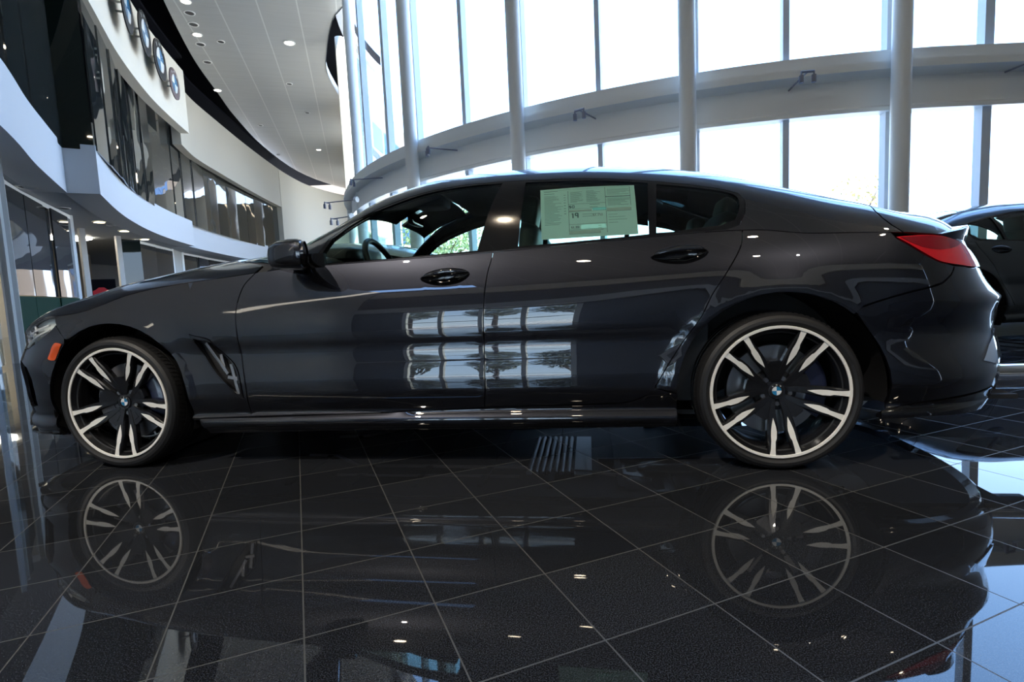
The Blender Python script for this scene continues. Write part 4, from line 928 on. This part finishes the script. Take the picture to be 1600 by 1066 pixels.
# storefront line under the soffit
sf = spline2([(-5.5,4.9),(-6.6,6.5),(-7.75,8.15),(-8.9,9.6),(-9.9,11.45),(-11.04,13.7)], 5)
store = struct(empty('window_2', (0,0,0)))
def panes(root, line_pts, z0, z1, m, name='pane', tilt=.0, seed=1, frame=None):
    rd = random.Random(seed)
    for (x0,y0),(x1,y1) in zip(line_pts, line_pts[1:]):
        c = ((x0+x1)/2, (y0+y1)/2); l = math.hypot(x1-x0, y1-y0)/2; a = math.atan2(y1-y0, x1-x0)+rd.uniform(-tilt, tilt)
        dx, dy = l*math.cos(a)*.995, l*math.sin(a)*.995; mb = MB()
        nx, ny = -math.sin(a)*.015, math.cos(a)*.015
        mb.prism([(c[0]-dx-nx,c[1]-dy-ny),(c[0]+dx-nx,c[1]+dy-ny),(c[0]+dx+nx,c[1]+dy+ny),(c[0]-dx+nx,c[1]-dy+ny)], z0, z1)
        mb.build(name, m, root)
def resample(line, step):
    out = [line[0]]; acc = 0
    for a, b in zip(line, line[1:]):
        l = math.hypot(b[0]-a[0], b[1]-a[1]); acc += l
        if acc >= step: out.append(b); acc = 0
    if out[-1] != line[-1]: out.append(line[-1])
    return out
seg1 = [(-7.78,8.22),(-8.9,9.62),(-9.55,10.7),(-10.3,12.2),(-11.04,13.7)]
panes(store, seg1[1:], 1.12, 3.12, LGLASS, tilt=.05)
GREEN = mat('dark_green_panel', (.0015,.026,.014), rough=.7, spec=.1)
panes(store, seg1[1:], .05, 1.10, GREEN, name='lower_panel', tilt=.03)
mb = MB()
for p in (seg1[1], seg1[-1]): mb.box((p[0],p[1],1.6),(.07,.07,3.2), math.radians(60))
mb.build('frame_post', WMETAL, store)
wall_strip('head_frame', seg1, 3.10, 3.2, .1, WMETAL, store)
# entrance posts at the far left
mb = MB(); mb.box((0,0,1.6),(.16,.12,3.2), math.radians(55)); o = mb.build('door_post', GREYPOST, None, loc=(POSTX,8.4,0)); tag(o, 'wide grey post by the entrance at the far left edge of the view', 'post')
mb = MB(); mb.box((.075,-.06,1.6),(.03,.03,3.2), math.radians(55)); mb.build('lit_edge', WMETAL, o)  # pale strip stands in for the lit right edge of the post
dr_ = struct(empty('door_1', (-6.95,7.05,0))); 
for k_, (dx, dy) in enumerate(((-.02,0),(.10,.14),(.24,.34))):
    mb = MB(); mb.box((-dx-.05,dy+.03,1.55),(.05,.06,3.1), math.radians(55)); mb.build('door_stile', BMETAL, dr_)
mb = MB(); mb.box((-.22,.32,1.55),(.60,.012,3.0), math.radians(123)); mb.build('door_glass', PGLASS, dr_)
# office behind the opening
struct(wall_strip('wall_office', [(-16.5,14.6),(-17.6,19.0),(-18.4,23.5)], 0, 3.25, -.1, mat('office_beige_wall', (.50,.44,.34), rough=.8)))
ol = struct(empty('ceiling_light_panel', (-14.6,17.6,3.16), math.radians(60)))
mb = MB(); mb.box((0,0,0),(1.5,.7,.03)); mb.build('diffuser', mat('office_light', (.9,.9,.85), emit=(1,.93,.78), estr=14), ol)
mb = MB(); mb.box((-2.2,1.2,0),(1.5,.7,.03)); mb.build('diffuser', bpy.data.materials['office_light'], ol)
struct(wall_strip('wall_left', [(-22,2),(-22,45)], 0, 11, .1, GREYW))
p0 = pix(178, 452, z=1.75)
OFF = 17.6
for nm, (ax, bx) , m_ in (('post', (-12.55,15.9), GREYPOST),('post',(-12.95,17.9), GREYPOST)):
    mb = MB(); mb.box((0,0,1.6),(.14,.14,3.2), math.radians(60)); o = mb.build('office_post', m_, None, loc=(ax,bx,0)); tag(o, 'grey frame post at the %s side of the open office front' % ('left' if bx < 17 else 'right'), 'post', 'posts of the open office front')
mb = MB(); mb.box((0,0,1.6),(.62,.03,3.1), math.radians(63)); o = mb.build('window_3', DGLASS, None, loc=(-13.0,18.55,0)); struct(o)
# poster in the office
pa = pix(141, 440, y=16.9); pb = pix(180, 439, y=17.2)
fr = empty('car_poster', ((pa+pb)/2-Vector((0,0,.25)))); ang = math.atan2(pb.y-pa.y, pb.x-pa.x); fr.rotation_euler = (0,0,ang); tag(fr, 'dark framed poster of a red car hanging in the beige office', 'poster')
L_ = (pb-pa).length/2
mb = MB(); mb.box((0,0,0),(2*L_,.04,.62)); mb.build('frame', BLACK, fr)
mb = MB(); mb.prism([(-.28,-.20),(.30,-.20),(.30,-.12),(.22,-.04),(.10,-.02),(.02,.05),(-.12,.05),(-.20,-.02),(-.28,-.06)], -.026, -.020, T=lambda x,y,z: (x,z,y)); mb.build('red_car_picture', mat('poster_red', (.45,.01,.02), rough=.5), fr)
# second storefront run, to the right of the office opening
store2 = struct(empty('window_4', (0,0,0))); seg2 = [(-13.14,19.0),(-13.66,20.8),(-14.15,22.6)]
panes(store2, seg2, .3, 3.1, LGLASS, tilt=.04, seed=4)
seg3 = [(-14.7,24.2),(-15.0,25.9),(-15.4,27.6),(-15.7,29.4),(-15.98,31.2)]
panes(store2, seg3, .3, 3.1, LGLASS, tilt=.04, seed=6)
for p in (seg2[0], seg2[-1], seg3[0]):
    mb = MB(); mb.box((p[0],p[1],1.6),(.10,.10,3.2), math.radians(70)); mb.build('frame_post', WMETAL, store2)
wall_strip('head_frame', seg2, 3.10, 3.2, .1, WMETAL, store2); wall_strip('head_frame', seg3, 3.10, 3.2, .1, WMETAL, store2)
struct(wall_strip('wall_pier', [(-14.15,22.7),(-14.66,24.1)], 0, 3.2, .2, GREYW))
# soffit downlights
SD = [((99,346),1,.16,'over the green-panelled storefront'),((155,347),1,.16,'over the open office front, left one'),((194,361),1,.16,'over the open office front, right one'),((226,374),1,.16,'past the open office front'),((42,292),0,.18,'nearest the entrance posts'),((97,325),0,.16,'by the corner of the stepped fascia'),((237,382),0,.12,'farthest along'),((174,352),0,.12,'between the two lamps of the office front')]
for (px, py), lit, r_, wh in SD:
    p = pix(px, py, z=3.215); downlight(p, r_, LAMPW if lit else HOLE, ('lit' if lit else 'unlit')+' round downlight in the low grey soffit, '+wh, 'downlights in the low soffit')
# upper glazing
u1 = resample(spline2([(-4.4,2.2),(-6.2,6.4),(-7.2,8.1),(-8.1,9.6),(-8.97,11.10)], 12), 1.25)
u2 = resample(spline2([(-8.52,11.45),(-9.6,13.6),(-10.5,15.3),(-11.4,17.4),(-12.2,19.6),(-12.9,22.0),(-13.6,25.3),(-14.1,28.5),(-14.5,32.0),(-14.8,35.5)], 12), 1.15)
up = struct(empty('window_5', (0,0,0)))
panes(up, u1, 4.1, 9.4, UGLASS, tilt=.03, seed=2); panes(up, [(-8.97,11.12), (-8.54,11.42)], 4.1, 9.4, DGLASS); panes(up, u2, 4.1, 7.6, UGLASS, tilt=.045, seed=5)
# upper cream fascia carrying the round badges
c1 = spline2([(-4.6,2.2),(-6.0,6.0),(-7.35,9.2),(-8.48,11.65),(-9.62,14.05),(-10.6,16.55),(-11.2,18.5),(-11.72,20.5)], 8)
c2 = spline2([(-12.1,20.6),(-12.72,22.6),(-13.2,25.4),(-13.75,29.0),(-14.25,33.0),(-14.55,36.5),(-14.5,40),(-13.6,43.5),(-11.9,46.4),(-9.8,48)], 8)
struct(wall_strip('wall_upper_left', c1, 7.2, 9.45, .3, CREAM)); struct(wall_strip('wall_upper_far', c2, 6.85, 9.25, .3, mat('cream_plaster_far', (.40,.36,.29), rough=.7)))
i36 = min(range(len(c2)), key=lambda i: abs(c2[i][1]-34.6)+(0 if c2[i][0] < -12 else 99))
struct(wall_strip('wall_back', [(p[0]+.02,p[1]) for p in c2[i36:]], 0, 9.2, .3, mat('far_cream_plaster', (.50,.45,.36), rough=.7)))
w8 = struct(empty('window_8', (-6.1,24.9,0)))
fl_ = [(-6.1,24.9),(-6.9,28.2),(-7.7,31.5),(-8.5,34.8),(-9.3,38.1),(-9.4,41.8),(-9.5,45.4),(-9.6,49)]
for k_, (p_, q_) in enumerate(zip(fl_, fl_[1:])):
    mb = MB(); mb.quadgrid([[(x+6.1,y-24.9,z) for z in (0,10.9)] for x, y in (p_, q_)]); mb.build('pane' if k_ % 3 == 1 else 'solid_panel', PGLASS if k_ % 3 == 1 else CREAM, w8, recalc=False)  # out of view; solid bays set to cut the daylight on the far end
for x, y in fl_:
    mb = MB(); mb.box((x+6.1,y-24.9,5.45),(.12,.12,10.9)); mb.build('mullion', BMETAL, w8)
struct(slab_poly('trim_6', [(p[0],p[1]) for p in c1]+[(-20,22),(-20,2)], 9.9, 10.0, BLACK))
struct(slab_poly('trim_7', [(p[0],p[1]) for p in c2[:i36]]+[(-20,40),(-20,20.6)], 9.9, 10.0, BLACK))
# badges
BD = [((197,12),'blue and white wall badge cut by the top edge of the view'),((225,52),'blue and white wall badge, second from the near end'),((249,94),'blue and white wall badge, third from the near end'),((272,131),'smaller grey and white round badge, last on the cream fascia')]
for i, ((px, py), lab) in enumerate(BD):
    d = pix(px, py, z=8.45); best = min(range(len(c1)-1), key=lambda k: abs((c1[k][0]/c1[k][1])-(px-800)/FOC*.985 if c1[k][1] > 0 else 9))
    # intersect ray direction with the fascia line
    tx = d.x/d.y
    for k in range(len(c1)-1):
        a, b = np.array(c1[k]), np.array(c1[k+1]); t_ = (b-a)/np.linalg.norm(b-a); nn_ = np.array((t_[1], -t_[0]))*.28; a, b = a+nn_, b+nn_; fa, fb = a[0]-tx*a[1], b[0]-tx*b[1]
        if fa*fb <= 0 and a[1] > 4: q = a+(b-a)*fa/(fa-fb); t = (b-a)/np.linalg.norm(b-a)
    n = np.array((t[1], -t[0])); zz = CAM_H+(d.z-CAM_H)*(q[1]/d.y); q = q
    r_ = .60 if i < 3 else .50
    root = empty('wall_badge', (q[0], q[1], zz), math.atan2(t[1], t[0])); tag(root, lab, 'badge', 'round badges on the cream fascia')
    roundel(root, lambda x, y, h: (x, -h*.6, y), r_, 'badge_disc') if i < 3 else roundel(root, lambda x, y, h: (x, -h*.6, y), r_, 'badge_disc', ring=mat('badge_brown_ring', (.12,.08,.08), rough=.4))
    mb = MB(); mb.tube([(-.25,.02,0),(-.25,.30,0)], .03, 8); mb.build('bracket', HOUS, root); mb = MB(); mb.tube([(.25,.02,0),(.25,.30,0)], .03, 8); mb.build('bracket', HOUS, root)
# ------------------------------------------------------------------ behind the camera
DKW = mat('dark_panelled_wall', (.07,.07,.075), rough=.4)
struct(wall_strip('wall_right', [(16.1,9),(16.1,-11)], 0, 10.9, .2, GREYW))
struct(wall_strip('trim_8', [(16,-10.6),(5,-10.2),(-1,-10.0),(-6,-10.3),(-9.4,-10.8)], 3.5, 4.5, .5, WHITE)); struct(wall_strip('trim_9', [(16,-10.7),(5,-10.3),(-1,-10.1),(-6,-10.4),(-9.4,-10.9)], 7.4, 9.3, .4, CREAM))
struct(wall_strip('wall_rear', [(-16,-11),(-7.6,-11)], 0, 10, -.2, DKW)); struct(wall_strip('wall_rear_right', [(-2.3,-11),(16,-11)], 0, 10, -.2, DKW))
struct(wall_strip('wall_rear_top', [(-7.6,-11),(-2.3,-11)], 3.4, 10, -.2, DKW)); 
struct(wall_strip('wall_left_near', [(-9.5,-11),(-9,-4),(-7,1),(-5.6,4.2)], 0, 10, .2, mat('bright_near_wall', (.78,.76,.72), rough=.6)))
wr = struct(empty('window_6', (0,0,0)))
mb = MB(); mb.box((-4.95,-11.1,1.8),(5.3,.02,3.2)); mb.build('pane', PGLASS, wr)
mb = MB()
for x in (-7.55,-6.3,-4.95,-3.6,-2.35): mb.box((x,-11.05,1.7),(.14,.16,3.4))
for z in (.15,1.1,2.2,3.35): mb.box((-4.95,-11.05,z),(5.3,.12,.07))
mb.build('frame', WMETAL, wr)
# ------------------------------------------------------------------ outside
def tree(loc, h, r_, lab, name='tree', col=(.06,.11,.03), seed=1, n=2600):
    rd = random.Random(seed); root = empty(name, loc); tag(root, lab, 'tree')
    mb = MB(); mb.tube([(0,0,0),(.1,.05,h*.4),(0,.1,h*.7)], [.16,.12,.06], 8)
    for k in range(9):
        a = rd.uniform(0,2*PI); z = h*rd.uniform(.3,.6); mb.tube([(0,0,z),(r_*.5*math.cos(a),r_*.5*math.sin(a),z+h*.15),(r_*.9*math.cos(a),r_*.9*math.sin(a),z+h*.25)], [.06,.035,.012], 6)
    mb.build('trunk', mat('bark', (.12,.09,.07), rough=.9), root)
    mb = MB()
    for k in range(n):
        v = Vector((rd.gauss(0,1), rd.gauss(0,1), rd.gauss(0,1))).normalized()*rd.uniform(.25,1)**.6
        c = Vector((v.x*r_, v.y*r_, h*.72+v.z*h*.30)); s = rd.uniform(.06,.14); q = Vector((rd.gauss(0,1), rd.gauss(0,1), rd.gauss(0,1))).normalized(); t = q.orthogonal().normalized(); b_ = q.cross(t)
        mb.add([c+t*s, c+b_*s*.5, c-t*s, c-b_*s*.5], [(0,1,2,3)])
    mb.build('foliage', mat('leaves', col, rough=.6), root, recalc=False)
    return root
tree((15.9,24,0), 5.2, 1.5, 'sunlit tree outside the glass behind the boot of the coupe', col=(.30,.26,.10), seed=2, n=420)
tree((-3.2,27,0), 5.2, 2.2, 'leafy tree outside seen through the front side window', col=(.22,.30,.16), seed=3)
for i, (x, y) in enumerate(((-10.5,-17),(-7.0,-18.5),(-3.5,-17),(0,-18.5))): tree((x,y,0), 5.0, 1.5, ['tree','tree','tree','tree'][i]+' outside the rear window behind the viewer, '+['leftmost','left of centre','right of centre','rightmost'][i], col=(.16,.18,.10), seed=5+i)
# street lamp
b = pix(1436, 345, y=30); root = empty('street_lamp', (b.x, 30, 0)); tag(root, 'slim street lamp outside the glass, right of the column behind the boot', 'street lamp')
tp = pix(1436, 283, y=30).z
mb = MB(); mb.tube([(0,0,0),(0,0,tp)], [.09,.06], 10); mb.build('pole', mat('lamp_post_grey', (.55,.56,.60), rough=.6), root)
mb = MB(); mb.tube([(-.65,0,tp-.35),(-.3,0,tp-.1),(0,0,tp),(.5,0,tp+.05)], .045, 8); mb.build('arm', mat('lamp_arm_grey', (.55,.56,.60), rough=.6), root)
mb = MB(); mb.box((.62,0,tp+.10),(.55,.30,.14)); mb.box((1.0,0,tp+.02),(.5,.2,.05)); mb.box((-.65,0,tp-.36),(.35,.2,.06)); mb.build('lamp_head', mat('lamp_head_grey', (.45,.46,.50), rough=.6), root)
# building wing with blue windows beyond the left end of the glass wall
ba, bb = pix(577, 146, z=24.5), pix(640, 218, z=24.5); wd = math.atan2(bb.y-ba.y, bb.x-ba.x); wl = (bb-ba).length*1.5
bw = empty('building_wing', (ba.x, ba.y, -.03), wd); tag(bw, 'beige building with blue windows outside the left end of the glass wall', 'building')
mb = MB(); mb.box((wl/2,5,12.26),(wl,10,24.5)); mb.build('wall', mat('beige_facade', (.13,.105,.08), rough=.8), bw)
for k_ in range(6):
    for s_ in range(int(wl//4.4)):
        mb = MB(); mb.box((2.3+s_*4.4,0,2.6+k_*3.5),(3.7,.12,2.8)); mb.build('window', mat('blue_window_glass', (.012,.055,.15), rough=.5, spec=.2), bw)
# low buildings far off
for i, (x, y, wx, h_) in enumerate(((6,78,14,5.5),(24,85,16,4.5),(44,80,16,5.0))):
    mb = MB(); mb.box((0,0,h_/2),(wx,8,h_)); mb.box((0,0,h_+.1),(wx+.4,8.4,.3)); o = mb.build('distant_building', mat('pale_building', (.60,.58,.54), rough=.8), None, loc=(x,y,-.1)); tag(o, 'low pale building far across the lot, '+['left','middle','right'][i]+' of the three', 'building')
    for k in range(int(wx//3)):
        mb = MB(); mb.box((-wx/2+1.5+k*3,-4.02,2.2),(1.6,.06,1.6)); mb.build('window', mat('far_window', (.08,.12,.16), rough=.1), o)
# ------------------------------------------------------------------ other cars in the showroom (same body, other paint)
DARKP = paint_like('dark_green_black_paint', (.012,.016,.018)); SILVERP = paint_like('silver_paint', (.42,.44,.48), metal=.6)
def repaint(o, frm, to):
    for i, s in enumerate(o.material_slots):
        if s.material == frm: s.link = 'OBJECT'; s.material = to
    for ch in o.children: repaint(ch, frm, to)
def dull_lamps(o):
    repaint(o, RED, TRIM); repaint(o, RED2, TRIM)
def other_car(x, y, rz, sz, P_, lab):
    c = copy_tree(car); c.location = (x, y, 0); c.rotation_euler = (0,0,rz); c['label'] = lab; repaint(c, PAINT, P_); c.scale = (1,1,sz)
    for ch in c.children:
        if ch.name.startswith('wheel') and not ch.name.startswith('wheel_'): ch.scale = (1,1,1/sz)
    return c
dull_lamps(other_car(*OC1, DARKP, 'dark coupe parked behind the boot of the foreground car, seen at the right edge'))
other_car(*OC2, SILVERP, 'silver car parked beyond the bonnet and door mirror of the black coupe')
# spotlights added out of view to brighten the wheels, fender and floor
for (x, y, z, tx_, ty_, tz, pw, lab) in ((-5.0,-3.5,9.3,-1.6,2.6,.4,SP1,'added spotlight out of view under the high ceiling, brightening the front wheel of the coupe'),(4.5,-6.5,9.3,1.4,2.2,.4,SP2,'added spotlight out of view under the high ceiling, brightening the rear wheel of the coupe')):
    root = empty('fill_spotlight', (x,y,z)); tag(root, lab, 'spotlight', 'added spotlights over the near floor')
    d = (Vector((tx_,ty_,tz))-Vector((x,y,z))).normalized()
    mb = MB(); mb.tube([d*-.22, d*-.10, d*.02, d*.03], [.05,.08,.08,.075], 20, cap=False); mb.tube([(0,0,.02),(0,0,.5)], .012, 8); mb.build('housing', HOUS, root)
    l = bpy.data.lights.new('fill_lamp', 'SPOT'); l.energy = pw; l.color = (1,.92,.80); l.spot_size = math.radians(42); l.spot_blend = .6; l.shadow_soft_size = .06
    lo = bpy.data.objects.new('fill_lamp', l); C.objects.link(lo); lo.parent = root; lo.location = d*.04; lo.rotation_euler = d.to_track_quat('-Z','Y').to_euler()
# ------------------------------------------------------------------ view
sc = bpy.context.scene; sc.view_settings.view_transform = 'Standard'; sc.view_settings.look = 'None'; sc.view_settings.exposure = EXPO; sc.view_settings.gamma = 1; sc.view_settings.use_curve_mapping = False
sc.cycles.use_denoising = True; sc.cycles.max_bounces = 10; sc.cycles.diffuse_bounces = 4; sc.cycles.glossy_bounces = 6; sc.cycles.transparent_max_bounces = 16; sc.cycles.sample_clamp_indirect = 6
sc.cycles.caustics_reflective = False
